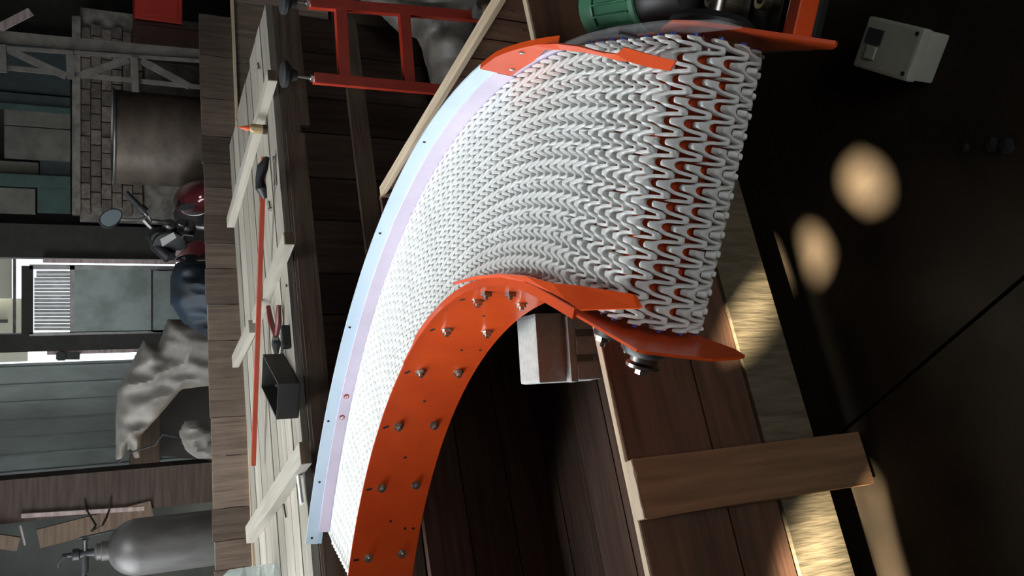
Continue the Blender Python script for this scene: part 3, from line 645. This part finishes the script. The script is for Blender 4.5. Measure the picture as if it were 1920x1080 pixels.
# glue bottle
p = onlid(500, 243); gbt = thing('glue_bottle', 'small amber glue bottle with orange nozzle standing on the lid', 'bottle', p)
T0 = Matrix.Translation(p)
bm = bmesh.new(); lathe(bm, [(.017, 0), (.0195, .002), (.0195, .058), (.016, .068), (.010, .072)], T0, 24); mk('bottle_body', bm, M['bottle'], gbt, smooth=True)
bm = bmesh.new(); lathe(bm, [(.0199, .0), (.0199, .018)], T0, 24); mk('base_band', bm, M['darkwood'], gbt, smooth=True)
bm = bmesh.new(); lathe(bm, [(.011, .070), (.011, .086), (.008, .090), (.0035, .108), (.001, .122)], T0, 18); mk('nozzle', bm, M['nozzle'], gbt, smooth=True)
# orange steel bar
a = onlid(475, 872, .047); c = onlid(495, 294, .047)
bm = bmesh.new(); bar(bm, a, c, .018, .018); rod = mk('steel_bar', bm, mat('dull_orange_red_paint', (.40, .06, .028), .5, var=.2)); tag(rod, 'long thin orange painted steel bar lying along the lid', 'bar')
# black rag / cable clamp round the bar
bm = bmesh.new(); p = onlid(497, 338, .06)
tube(bm, [p + A2 * -.06 + B2 * .03, p + A2 * -.035 + V((0, 0, .018)), p + V((0, 0, .02)), p + A2 * .04 - B2 * .03 + V((0, 0, .012)), p + A2 * .075 - B2 * .05 - V((0, 0, .006))], [.010, .022, .018, .022, .008], 9)
tag(mk('black_rag', bm, M['blackp'], smooth=True), 'crumpled black rag wrapped over the orange bar', 'rag')
# open spanner
a = onlid(514, 298, .004); c = onlid(516, 345, .004); bm = bmesh.new(); bar(bm, a, c, .014, .006)
for q in (a, c): prism(bm, ngon(12, .013), -.003, .004, Matrix.Translation(q))
tag(mk('spanner', bm, M['steel']), 'small steel spanner beside the black rag near the lid edge', 'spanner')
# pliers
pj = onlid(518, 636, .008); pl = thing('pliers', 'combination pliers with oxblood handles lying open on the lid', 'pliers', pj)
pj = onlid(518, 636, .02); h1 = onlid(503, 575, .016); h2 = onlid(523, 572, .016); tipp = onlid(518, 664, .018)
bm = bmesh.new(); tube(bm, [h1, h1.lerp(pj, .5) + (h1 - h2) * .10, pj.lerp(h1, .12)], [.009, .0125, .009], 9); mk('handle', bm, M['handle'], pl, smooth=True)
bm = bmesh.new(); tube(bm, [h2, h2.lerp(pj, .5) + (h2 - h1) * .10, pj.lerp(h2, .12)], [.009, .0125, .009], 9); mk('handle', bm, M['handle'], pl, smooth=True)
bm = bmesh.new(); tube(bm, [pj.lerp(h1, .08), pj.lerp(tipp, .3), pj.lerp(tipp, .6), tipp], [.012, .019, .014, .008], 8); mk('jaw', bm, M['black'], pl, smooth=True)
bm = bmesh.new(); lathe(bm, [(.010, 0), (.010, .018)], Matrix.Translation(pj - V((0, 0, .006))), 14); mk('pivot', bm, M['steel'], pl)
# black tape cutter / clip
p = onlid(543, 632); bm = bmesh.new(); Mx = frame(p, A2); bbox(bm, (-.045, -.014, 0), (.045, .014, .03), Mx, .01)
tag(mk('rubber_block', bm, M['blackp']), 'small rounded black rubber block by the lid edge beside the pliers', 'block')
bm = bmesh.new(); bar(bm, onlid(531, 640, .003), onlid(526, 672, .003), .016, .004); tag(mk('steel_strip', bm, M['steel']), 'thin bright steel strip between the pliers and the black block', 'strip')
# black angular bracket with white wheel
Ha = onlid(563, 718); Hb = onlid(559, 784); Hc = onlid(531, 663); Hd = Hb + Hc - Ha
bkt = thing('plastic_housing', 'open-topped black plastic housing beside the pliers on the lid', 'housing', (Ha + Hd) / 2)
def hwall(name, p, q, hgt, inn):
    bm = bmesh.new(); d = (q - p).normalized(); n = d.cross(V((0, 0, 1))); n = n if n.dot(inn - p) > 0 else -n
    prism(bm, [(v.x, v.y) for v in (p, q, q + n * .006, p + n * .006)], p.z, p.z + hgt); return mk(name, bm, M['housing'], bkt)
Hm = (Ha + Hd) / 2; hh = .076
hwall('front_wall', Ha, Hb, hh, Hm); hwall('side_wall', Ha, Hc, hh, Hm); hwall('side_wall', Hb, Hd, hh, Hm); hwall('back_wall', Hc, Hd, hh, Hm)
bm = bmesh.new(); prism(bm, [(v.x, v.y) for v in (Ha, Hb, Hd, Hc)], Ha.z, Ha.z + .004); mk('bottom', bm, M['housing'], bkt)
bm = bmesh.new(); tube(bm, [Ha.lerp(Hb, .35) + (Hm - Ha) * .25 + V((0, 0, .055)), Hb.lerp(Ha, .25) + (Hm - Hb) * .25 + V((0, 0, .05))], .007, 10); mk('roller', bm, M['dsteel'], bkt, smooth=True)
bm = bmesh.new(); lathe(bm, [(.011, 0), (.011, .02)], Matrix.Translation(Hm + V((0, 0, .004))), 12); lathe(bm, [(.005, .02), (.005, .05)], Matrix.Translation(Hm + V((0, 0, .004))), 10); mk('spindle', bm, M['dsteel'], bkt, smooth=True)
# white plastic strip, bolts and nails lying about
bm = bmesh.new(); bar(bm, onlid(557, 872, .016), onlid(566, 945, .016), .028, .008); tag(mk('plastic_strip', bm, M['white']), 'short pale plastic strip near the front edge of the lid', 'strip')
for (x, y, lab) in ((507, 392, 'loose bolt and nut on the lid behind the middle batten'), (486, 130, 'dark screw on the lid near its right end')):
    p = onlid(x, y, .006); th = thing('loose_bolt', lab, 'bolt', p); Mx = frame(p, A2 * .9 + B2 * .3)
    bm = bmesh.new(); prism(bm, ngon(6, .009), -.004, .004, Mx @ Matrix.Rotation(math.pi / 2, 4, 'Y')); mk('head', bm, M['dsteel'], th)
    bm = bmesh.new(); lathe(bm, [(.004, .004), (.004, .045)], Mx @ Matrix.Rotation(math.pi / 2, 4, 'Y'), 8); mk('shank', bm, M['dsteel'], th)
for (a, c, lab) in (((532, 945), (536, 970), 'bent nail on the lid left of the pale strip'), ((537, 533), (537, 538), 'tiny screw on the lid in front of the pliers handles')):
    bm = bmesh.new(); tube(bm, [onlid(*a, .004), onlid(*c, .004)], .0035, 6); tag(mk('nail', bm, M['rubber']), lab, 'nail')
# clear jug at the left edge
pj2 = atZ(520, 1100, ZL + .003); bm = bmesh.new(); jug = thing('clear_jug', 'clear ribbed plastic bottle on the lid at the edge of the picture', 'bottle', pj2)
lathe(bm, [(.085, 0), (.092, .006), (.092, .05), (.088, .056), (.092, .062), (.092, .12), (.088, .126), (.092, .132), (.09, .18), (.05, .23), (.022, .25), (.022, .28)], Matrix.Translation(pj2), 30, False); mk('body', bm, M['pet'], jug, smooth=True)
bm = bmesh.new(); lathe(bm, [(.026, .27), (.026, .295)], Matrix.Translation(pj2), 18); mk('cap', bm, M['white'], jug, smooth=True)
# ================================================================== RED STAND upside down in the gap
YS = 3.05
sd = thing('conveyor_stand', 'red painted ladder-shaped steel stand, levelling feet up, between the two crates', 'stand', atY(840, 90, YS))
def sb(name, a, c, wd, th=.035, Y=YS):
    bm = bmesh.new(); bar(bm, atY(*a, Y), atY(*c, Y), wd, th, (0, -1, 0)); return mk(name, bm, M['red'], sd)
sb('leg', (580, 6), (900, 32), .036); sb('leg', (588, 147), (930, 178), .036)
sb('crossbar', (638, 14), (645, 146), .040, .03); sb('crossbar', (757, 24), (767, 160), .040, .03)
for c, p_ in (((534, 2), (580, 6)), ((535, 139), (588, 147))):
    a = atY(*c, YS); b = atY(*p_, YS)
    bm = bmesh.new(); tube(bm, [a, b], .0065, 10); rd = mk('threaded_rod', bm, M['steel'], sd)
    bm = bmesh.new(); prism(bm, ngon(6, .013), 0, .012, frame(b, (1, 0, 0), None, (a - b)) ); mk('lock_nut', bm, M['steel'], rd)
    bm = bmesh.new(); lathe(bm, [(.018, -.04), (.022, -.022), (.046, -.006), (.048, .008), (.04, .014)], frame(a, (1, 0, 0), None, (a - b)), 22); mk('foot_pad', bm, M['rubber'], sd, smooth=True)
dr = drape('plastic_sheet', None, M['sheet'], [(690, -30), (735, 10), (770, 50), (800, 60), (815, 120), (832, 190), (858, 170), (905, 60), (930, -30)], 3.3, .10, .02, .7, 9, 3, .3)
tag(dr, 'dusty crumpled plastic sheet hanging behind the red stand', 'plastic sheet')
pj3 = atY(868, 18, 2.9); gj = thing('glass_jar', 'small brown glass jar on the floor behind the right end of the crate', 'jar', V((pj3.x, 2.9, 0)))
bm = bmesh.new(); lathe(bm, [(.03, 0), (.034, .005), (.034, .10), (.024, .12)], Matrix.Translation((pj3.x, 2.9, 0)), 20); mk('jar_body', bm, M['bottle'], gj, smooth=True)
bm = bmesh.new(); lathe(bm, [(.026, .12), (.026, .14)], Matrix.Translation((pj3.x, 2.9, 0)), 20); mk('lid', bm, M['dsteel'], gj, smooth=True)
# ================================================================== IN THE CRATE AND ON THE FLOOR
pf = atZ(1092, 648, .325)
fb = thing('foam_block', 'moulded white polystyrene packing block inside the crate beside the conveyor', 'packing block', pf)
Mx = Matrix.Translation(pf) @ Matrix.Rotation(math.radians(8), 4, 'Z')
bm = bmesh.new(); bbox(bm, (-.088, -.05, 0), (.078, .05, .155), Mx, .01); mk('body', bm, M['foam'], fb)
for x0, x1, z0, z1 in ((-.086, -.042, .0, .065), (-.026, .018, .0, .065), (.034, .076, .0, .065)):
    bm = bmesh.new(); bbox(bm, (x0, -.08, z0), (x1, -.048, z1), Mx, .006); mk('foot_rib', bm, M['foam'], fb)
bm = bmesh.new(); bbox(bm, (-.09, -.075, .062), (.08, -.048, .082), Mx, .006); mk('rim', bm, M['foam'], fb)
plank('timber_bearer', None, M['darkwood'], cp(.46, .31, .221), cp(.72, .31, .221), .13, .198, (0, 0, 1)).__setitem__('category', 'timber'); bpy.data.objects['timber_bearer']['label'] = 'dark timber bearer inside the crate under the polystyrene block'
# white box on the floor
zb = .075
q = [atZ(1630, 30, zb), atZ(1733, 52, zb), atZ(1700, 150, zb), atZ(1597, 126, zb)]
ux = (q[0] - q[3]).normalized(); uy = (q[1] - q[0]); uy = -(uy - ux * uy.dot(ux)).normalized(); ctr = sum(q, V()) / 4
wx_ = ((q[0] - q[3]).length + (q[1] - q[2]).length) / 2; wy_ = ((q[1] - q[0]).length + (q[2] - q[3]).length) / 2
jb = thing('enclosure_box', 'cream plastic electrical enclosure with a small window standing on the dark floor', 'enclosure', V((ctr.x, ctr.y, 0)))
Mx = frame(V((ctr.x, ctr.y, 0)), ux); 
bm = bmesh.new(); bbox(bm, (-wx_ / 2 + .003, -wy_ / 2 + .003, 0), (wx_ / 2 - .003, wy_ / 2 - .003, .048), Mx, .005); mk('base', bm, M['cream'], jb)
bm = bmesh.new(); bbox(bm, (-wx_ / 2, -wy_ / 2, .05), (wx_ / 2, wy_ / 2, zb), Mx, .006); ld = mk('cover', bm, M['cream'], jb)
bm = bmesh.new(); bbox(bm, (.0, wy_ / 2 - .05, zb - .001), (wx_ / 2 - .02, wy_ / 2 - .012, zb + .003), Mx, .001); mk('window', bm, M['label'], ld)
bm = bmesh.new(); bbox(bm, (-wx_ / 2 + .02, wy_ / 2 - .046, zb - .001), (-.004, wy_ / 2 - .022, zb + .004), Mx, .002); mk('cable_cover', bm, M['cream'], ld)
for sx in (-1, 1):
    bm = bmesh.new(); lathe(bm, [(.004, zb - .001), (.004, zb + .0012)], Mx @ Matrix.Translation((sx * (wx_ / 2 - .012), -wy_ / 2 + .012, 0)), 10); mk('cover_screw', bm, M['debris'], ld)
for i, (x, y, s_) in enumerate(((1812, 277, .008), (1862, 272, .013), (1890, 275, .015), (1718, 563, .006))):
    bm = bmesh.new(); p = atZ(x, y, .0); bmesh.ops.create_icosphere(bm, subdivisions=1, radius=s_)
    for v in bm.verts: v.co = p + V((v.co.x * 1.2, v.co.y, max(0, v.co.z * .5 + s_ * .2))) + V((0, 0, .0))
    tag(mk('debris_lump', bm, M['debris']), ('single dark lump on the floor left of the pair of lumps', 'dark lump on the floor, middle one of three', 'largest dark lump on the floor at the right edge', 'tiny dark lump in the middle of the bare floor')[i], 'debris', 'dark debris on the floor')
# ================================================================== BACKGROUND THINGS
# wooden column with pale trim
Yc = 6.6; a = atY(200, 962, Yc); b = atY(200, 884, Yc)
bm = bmesh.new(); bbox(bm, (a.x, Yc, 0), (b.x, Yc + .18, ZT)); colm = mk('timber_column', bm, M['post']); tag(colm, 'broad dark timber column between the metal sheet wall and the gas cylinder', 'column')
bm = bmesh.new(); bar(bm, atY(40, 967, Yc - .02), atY(270, 953, Yc - .02), .03, .02, (0, -1, 0)); tag(mk('trim_strip', bm, M['pinkw']), 'pale wooden strip nailed along the left edge of the timber column', 'strip')
bm = bmesh.new(); bar(bm, atY(72, 1010, Yc - .013), atY(285, 955, Yc - .013), .13, .025, (0, -1, 0)); tag(mk('leaning_board', bm, M['railwood']), 'grey board leaning against the timber column above the gas cylinder', 'board')
bm = bmesh.new(); bar(bm, atY(-20, 1012, Yc - .1), atY(35, 1020, Yc - .1), .09, .025, (0, -1, 0)); tag(mk('short_board', bm, M['railwood']), 'short dark board at the top corner beside the timber column', 'board')
bm = bmesh.new(); bar(bm, atY(38, 985, Yc - .12), atY(47, 1022, Yc - .12), .012, .012, (0, -1, 0)); tag(mk('pale_stick', bm, M['pinkw']), 'thin pale stick between the two grey boards by the column', 'stick')
# gas cylinder
Yg = 5.15; pb_ = atY(300, 1020, Yg); rg = .155
gc = thing('gas_cylinder', 'tall grey gas cylinder with valve and hose behind the plank crate', 'gas cylinder', V((pb_.x, Yg, 0)))
zs = atY(250, 1020, Yg).z; zt_ = atY(200, 1020, Yg).z; Mx = Matrix.Translation((pb_.x, Yg, 0))
prof = [(rg, .02)] + [(rg, zs - .03)] + [(rg * math.cos(t), zs - .03 + (zt_ - zs + .03) * math.sin(t)) for t in [k * math.pi / 2 / 9 for k in range(1, 8)]] + [(.045, zt_ + .005)]
bm = bmesh.new(); lathe(bm, prof, Mx, 40); mk('body', bm, M['cyl'], gc, smooth=True)
bm = bmesh.new(); lathe(bm, [(.052, zt_ - .015), (.052, zt_ + .025), (.045, zt_ + .03), (.045, zt_ + .05), (.03, zt_ + .06)], Mx, 24); mk('neck_ring', bm, M['cyl'], gc, smooth=True)
bm = bmesh.new(); lathe(bm, [(.028, zt_ + .05), (.022, zt_ + .07), (.022, zt_ + .13), (.032, zt_ + .135), (.032, zt_ + .165), (.012, zt_ + .17), (.012, zt_ + .215)], Mx, 16); vl = mk('valve', bm, M['black'], gc, smooth=True)
bm = bmesh.new(); c = V((pb_.x, Yg, zt_ + .105)); tube(bm, [c, c - V((.09, .02, 0)), c - V((.12, .02, -.01)), c - V((.2, .02, .12))], [.02, .018, .014, .013], 10); mk('hose', bm, M['rubber'], vl, smooth=True)
bm = bmesh.new(); tube(bm, [c, c + V((.075, -.02, 0)), c + V((.08, -.02, .0))], [.012, .012, .02], 10); tube(bm, [c + V((.09, -.02, .03)), c + V((.11, -.02, -.14))], .006, 8); mk('regulator', bm, M['black'], vl, smooth=True)
bm = bmesh.new(); c = V((pb_.x, Yg, zt_ + .2)); tube(bm, [c + V((.0, -.01, .0)), c + V((-.03, -.01, .03)), c + V((-.06, -.01, .03))], [.011, .009, .006], 8); mk('tap_handle', bm, M['rubber'], vl, smooth=True)
bm = bmesh.new(); tube(bm, [atY(158, 935, 6.595), atY(160, 952, 6.58), atY(172, 972, 6.5), atY(180, 985, 6.4), atY(172, 996, 6.3), atY(178, 992, 6.2), atY(192, 985, 6.2), atY(200, 970, 6.4), atY(205, 955, 6.58), atY(208, 930, 6.595)], .007, 6)
tag(mk('wire', bm, M['rubber'], smooth=True), 'tangled dark wire hanging on the column above the gas cylinder', 'wire')
# tarpaulins over machinery, sack
tp1 = drape('grey_tarpaulin', None, M['tarp'], [(250, 684), (272, 640), (300, 652), (318, 600), (345, 600), (587, 620), (587, 700), (345, 735), (300, 790), (272, 822), (268, 868), (255, 872), (243, 838), (238, 872), (219, 876), (218, 800), (222, 740), (238, 705)], 6.0, .17, .013, .9, 6.5, 1, .2)
tag(tp1, 'big crumpled grey tarpaulin draped over machinery in front of the metal sheets', 'tarpaulin')
tp2 = drape('blue_tarpaulin', None, M['bluetarp'], [(322, 520), (332, 492), (352, 487), (390, 488), (570, 500), (570, 640), (400, 640), (345, 606), (322, 570)], 5.6, .13, .014, .8, 7, 9, .15)
tag(tp2, 'dark blue tarpaulin bundle beside the motorcycle in front of the door', 'tarpaulin')
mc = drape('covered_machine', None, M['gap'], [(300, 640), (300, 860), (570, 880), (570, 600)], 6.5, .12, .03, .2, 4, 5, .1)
tag(mc, 'dark machine body standing under the grey tarpaulin', 'machine')
sk2 = drape('plastic_sack', None, M['tarp'], [(336, 815), (348, 793), (372, 790), (395, 798), (580, 800), (580, 860), (372, 864), (350, 850)], 5.6, .1, .015, .8, 12, 12, .1)
tag(sk2, 'small pale plastic sack below the hanging end of the grey tarpaulin', 'sack')
bm = bmesh.new(); tube(bm, [atY(220, 870, 5.9), atY(240, 850, 5.75), atY(290, 835, 5.7), atY(305, 815, 5.65), atY(335, 820, 5.6)], .006, 6); tag(mk('cord', bm, M['rubber'], smooth=True), 'thin black cord tied round the end of the grey tarpaulin', 'cord')
# motorcycle
Ym = 5.9
mo_ = thing('motorcycle', 'maroon motorcycle with mirror and bare handlebar half hidden behind the planks', 'motorcycle', V((atY(400, 400, Ym).x, Ym + .3, 0)))
def Pm_(ix, iy, dy=0): return atY(ix, iy, Ym + dy)
bm = bmesh.new(); bmesh.ops.create_uvsphere(bm, u_segments=28, v_segments=16, radius=1)
tc_ = Pm_(372, 372, .2); up_ = (Pm_(330, 360, .2) - tc_)
for v in bm.verts:
    x, y, z = v.co; sq = 1 - .25 * max(0, -z)
    v.co = tc_ + V((x * .125 * sq, y * .30, z * .155 + .02 * y)) + V((-.02 * z, 0, 0))
mk('fuel_tank', bm, M['maroon'], mo_, smooth=True)
bm = bmesh.new(); prism(bm, [(x * .02, y * .055) for x, y in ngon(16, 1)], -.006, .006, frame(Pm_(350, 388, -.1), (1, .2, .2), None, (0, -1, .3))); mk('tank_badge', bm, M['blackp'], mo_)
bm = bmesh.new(); lathe(bm, [(.035, 0), (.035, .012), (.025, .016)], frame(Pm_(338, 385, .1), (1, 0, 0), None, (0, -.2, 1)), 18); mk('filler_cap', bm, M['black'], mo_, smooth=True)
hb = [(236, 361), (250, 376), (268, 394), (276, 406), (285, 414), (312, 418), (330, 425), (345, 428)]
bm = bmesh.new(); tube(bm, [Pm_(x, y, -.06 + .004 * (x - 236) / 10) for x, y in hb[2:]], .014, 10); hbo = mk('handlebar', bm, M['dsteel'], mo_, smooth=True)
bm = bmesh.new(); tube(bm, [Pm_(x, y, -.06) for x, y in hb[:3]], [.017, .02, .02], 12); mk('grip', bm, M['rubber'], hbo, smooth=True)
bm = bmesh.new(); tube(bm, [Pm_(262, 388, -.06), Pm_(272, 398, -.06)], .03, 12); mk('switch_housing', bm, M['blackp'], hbo, smooth=True)
bm = bmesh.new(); tube(bm, [Pm_(284, 428, -.1), Pm_(270, 412, -.1)], [.012, .02], 8); mk('lever', bm, M['dsteel'], hbo, smooth=True)
bm = bmesh.new(); tube(bm, [Pm_(276, 405, -.05), Pm_(262, 411, -.06), Pm_(236, 412, -.07), Pm_(222, 411, -.07)], .007, 8); ms = mk('mirror_stem', bm, M['dsteel'], mo_, smooth=True)
mcn = Pm_(206, 410, -.08); MxM = frame(mcn, (.6, .25, -.7), None, (.1, -1, .1))
bm = bmesh.new(); prism(bm, [(x * .075 * (1 + .15 * x), y * .052) for x, y in ngon(20, 1)], -.022, .004, MxM); mk('mirror_shell', bm, M['blackp'], ms)
bm = bmesh.new(); prism(bm, [(x * .068 * (1 + .15 * x), y * .046) for x, y in ngon(20, 1)], .004, .006, MxM); mk('mirror_glass', bm, M['mirror'], ms)
# yokes, gauges, headlamp, cowl, levers
for (x, y, r, dy) in ((318, 426, .045, 0), (340, 424, .04, .02), (352, 428, .05, .03)):
    bm = bmesh.new(); lathe(bm, [(r * .6, -.05), (r, -.03), (r, .03), (r * .7, .045)], frame(Pm_(x, y, dy), (0, 0, 1), None, (.3, -.4, .85)), 16); mk('steering_yoke', bm, M['dsteel'], mo_, smooth=True)
bm = bmesh.new(); lathe(bm, [(.05, 0), (.06, .03), (.055, .06)], frame(Pm_(300, 436, -.02), (0, 0, 1), None, (-.3, -.3, .9)), 20); mk('speedometer', bm, M['blackp'], mo_, smooth=True)
bm = bmesh.new(); lathe(bm, [(.02, -.09), (.08, -.05), (.105, .0), (.1, .01)], frame(Pm_(318, 458, -.05), (0, 0, 1), None, (-.55, -.6, -.15)), 26); hl = mk('headlamp', bm, M['black'], mo_, smooth=True)
bm = bmesh.new(); tube(bm, [Pm_(278, 440, .0), Pm_(292, 462, -.02), Pm_(315, 482, -.04), Pm_(345, 488, -.03), Pm_(380, 478, 0)], [.012, .035, .04, .035, .02], 10); mk('cowl', bm, M['blackp'], mo_, smooth=True)
bm = bmesh.new(); prism(bm, [(-.05, -.018), (.05, -.025), (.06, .01), (-.03, .025)], -.006, .006, frame(Pm_(313, 449, -.15), (.5, 0, -.6), None, (.1, -1, .3))); mk('indicator', bm, M['white'], mo_)
bm = bmesh.new(); tube(bm, [Pm_(340, 446, -.1), Pm_(345, 440, -.12), Pm_(362, 442, -.12), Pm_(375, 452, -.1)], .006, 6); tube(bm, [Pm_(342, 470, -.1), Pm_(345, 466, -.12), Pm_(322, 494, -.1)], .004, 6); mk('control_cable', bm, M['dsteel'], mo_, smooth=True)
bm = bmesh.new(); prism(bm, [(-.12, -.05), (.0, -.08), (.1, -.03), (.08, .05), (-.08, .04)], -.01, .01, frame(Pm_(358, 468, -.02), (.3, 0, -.95), None, (0, -1, .2))); mk('fork_shroud', bm, M['maroon'], mo_)
for dx in (-.06, .06):
    bm = bmesh.new(); c = Pm_(345, 440, .05) + V((dx, 0, 0)); tube(bm, [c, c + V((-.05, -.25, -.55))], .022, 10); mk('fork', bm, M['dsteel'], mo_, smooth=True)
wc_ = Pm_(345, 440, .05) + V((-.05, -.28, 0)); wc_.z = .31
bm = bmesh.new(); Mw = frame(wc_, (0, 1, 0), None, (1, 0, 0))
tube(bm, [Mw @ V((.27 * math.cos(t), .27 * math.sin(t), 0)) for t in [k * math.pi / 12 for k in range(25)]], .04, 10); mk('front_tyre', bm, M['rubber'], mo_, smooth=True)
wc2 = wc_ + V((-.15, .95, 0)); bm = bmesh.new(); Mw = frame(wc2, (-.15, 1, 0), None, (1, .15, 0))
tube(bm, [Mw @ V((.27 * math.cos(t), .27 * math.sin(t), 0)) for t in [k * math.pi / 12 for k in range(25)]], .05, 10); mk('rear_tyre', bm, M['rubber'], mo_, smooth=True)
bm = bmesh.new(); bbox(bm, (tc_.x - .1, tc_.y - .25, .28), (tc_.x + .1, tc_.y + .3, tc_.z - .1), None, .04); mk('engine', bm, M['dsteel'], mo_)
bm = bmesh.new(); tube(bm, [V((tc_.x, tc_.y + .25, tc_.z + .0)), V((tc_.x - .03, tc_.y + .45, tc_.z - .02)), V((tc_.x - .06, tc_.y + .7, tc_.z + .03))], [.1, .12, .07], 12); mk('saddle', bm, M['rubber'], mo_, smooth=True)
# steel drum
Yd_ = 6.4; a = atY(240, 172, Yd_); b = atY(240, 345, Yd_); rd_ = (a.x - b.x) / 2; cx_ = (a.x + b.x) / 2; zt2 = atY(213, 258, Yd_).z
dm = thing('steel_drum', 'large brown steel drum standing before the brickwork', 'drum', V((cx_, Yd_, 0))); Mx = Matrix.Translation((cx_, Yd_, 0))
bm = bmesh.new(); lathe(bm, [(rd_, 0), (rd_, zt2 * .33), (rd_ * 1.02, zt2 * .345), (rd_, zt2 * .36), (rd_, zt2 - .01), (rd_ * .97, zt2 - .012), (rd_ * .97, zt2 - .03)], Mx, 48); mk('shell', bm, M['drum'], dm, smooth=True)
bm = bmesh.new(); tube(bm, [Mx @ V((rd_ * 1.005 * math.cos(t), rd_ * 1.005 * math.sin(t), zt2)) for t in [k * math.pi / 24 for k in range(49)]], .011, 8); mk('rim', bm, M['dsteel'], dm, smooth=True)
# white basins behind the planks
for (x, y, r, lab) in ((366, 192, .12, 'dark grey basin standing on edge behind the planks'), (366, 290, .17, 'white enamel basin standing on edge behind the planks, left of the grey one')):
    p = atY(x, y, 5.62); Mx = frame(p - V((0, 0, r)), (1, 0, 0), None, (-.25, -.55, .75))
    bm = bmesh.new(); lathe(bm, [(r * .55, -.10), (r * .9, -.02), (r, 0), (r * 1.05, .004), (r, -.006), (r * .86, -.03), (r * .5, -.108)], Mx, 36, False); bs = mk('basin', bm, M['white' if r > .15 else 'dsteel'], smooth=True)
    bs.modifiers.new('solid', 'SOLIDIFY').thickness = .004; tag(bs, lab, 'basin')
# lattice column
Yl = 6.05
lt = thing('lattice_post', 'leaning lattice post of dusty angle iron in front of the brickwork', 'lattice post', atY(420, 110, Yl))
def lb(name, a, c, wd, th=.02, dy=0):
    bm = bmesh.new(); bar(bm, atY(*a, Yl + dy), atY(*c, Yl + dy), wd, th, (0, -1, 0)); return mk(name, bm, M['lattice'], lt)
lb('chord', (-40, 66), (400, 106), .075); lb('chord', (-40, 122), (400, 166), .028)
lb('chord', (-40, 87), (400, 116), .022, .02, -.02)
for x, y0, y1 in ((3, 84, 136), (130, 96, 148), (251, 108, 172)): lb('rung', (x, y0), (x + 3, y1), .042, .025, -.03)
for a, c in (((8, 90), (124, 143)), ((150, 142), (240, 112)), ((265, 114), (355, 162))): lb('diagonal', a, c, .042, .02, -.015)
bm = bmesh.new(); bar(bm, atY(-20, 62, 6.3), atY(58, 22, 6.3), .05, .02, (0, -1, 0)); tag(mk('pale_batten', bm, M['pinkw']), 'pale slanting batten in the top right corner above the lattice post', 'batten')
# red box and maroon cabinet
Yr = 6.45
def cab(name, x0, x1, y0, y1, m, lab, cat, Y):
    t = thing(name, lab, cat, V((atY(x1, (y0 + y1) / 2, Y).x, Y + .2, 0)))
    a = atY((x0 + x1) / 2, y1, Y); b = atY((x0 + x1) / 2, y0, Y); z1 = atY(x0, (y0 + y1) / 2, Y).z; z0 = atY(x1, (y0 + y1) / 2, Y).z
    bm = bmesh.new(); bbox(bm, (a.x, Y, z0), (b.x, Y + .35, z1), None, .01); mk('body', bm, M[m], t)
    bm = bmesh.new(); bbox(bm, (a.x + .03, Y - .008, z0 + .03), (b.x - .03, Y, z1 - .03), None, .004); mk('front_panel', bm, M[m], t); return t
cab('red_cabinet', 253, 342, -60, 40, 'redbox', 'bright red painted cabinet in the dark corner beside the maroon one', 'cabinet', Yr)
M['maroonp'] = mat('dull_maroon_paint', (.055, .018, .014), .7, var=.3)
cab('maroon_cabinet', 250, 562, 56, 106, 'maroonp', 'dull dark maroon cabinet between the lattice post and the red cabinet', 'cabinet', Yr - .0)
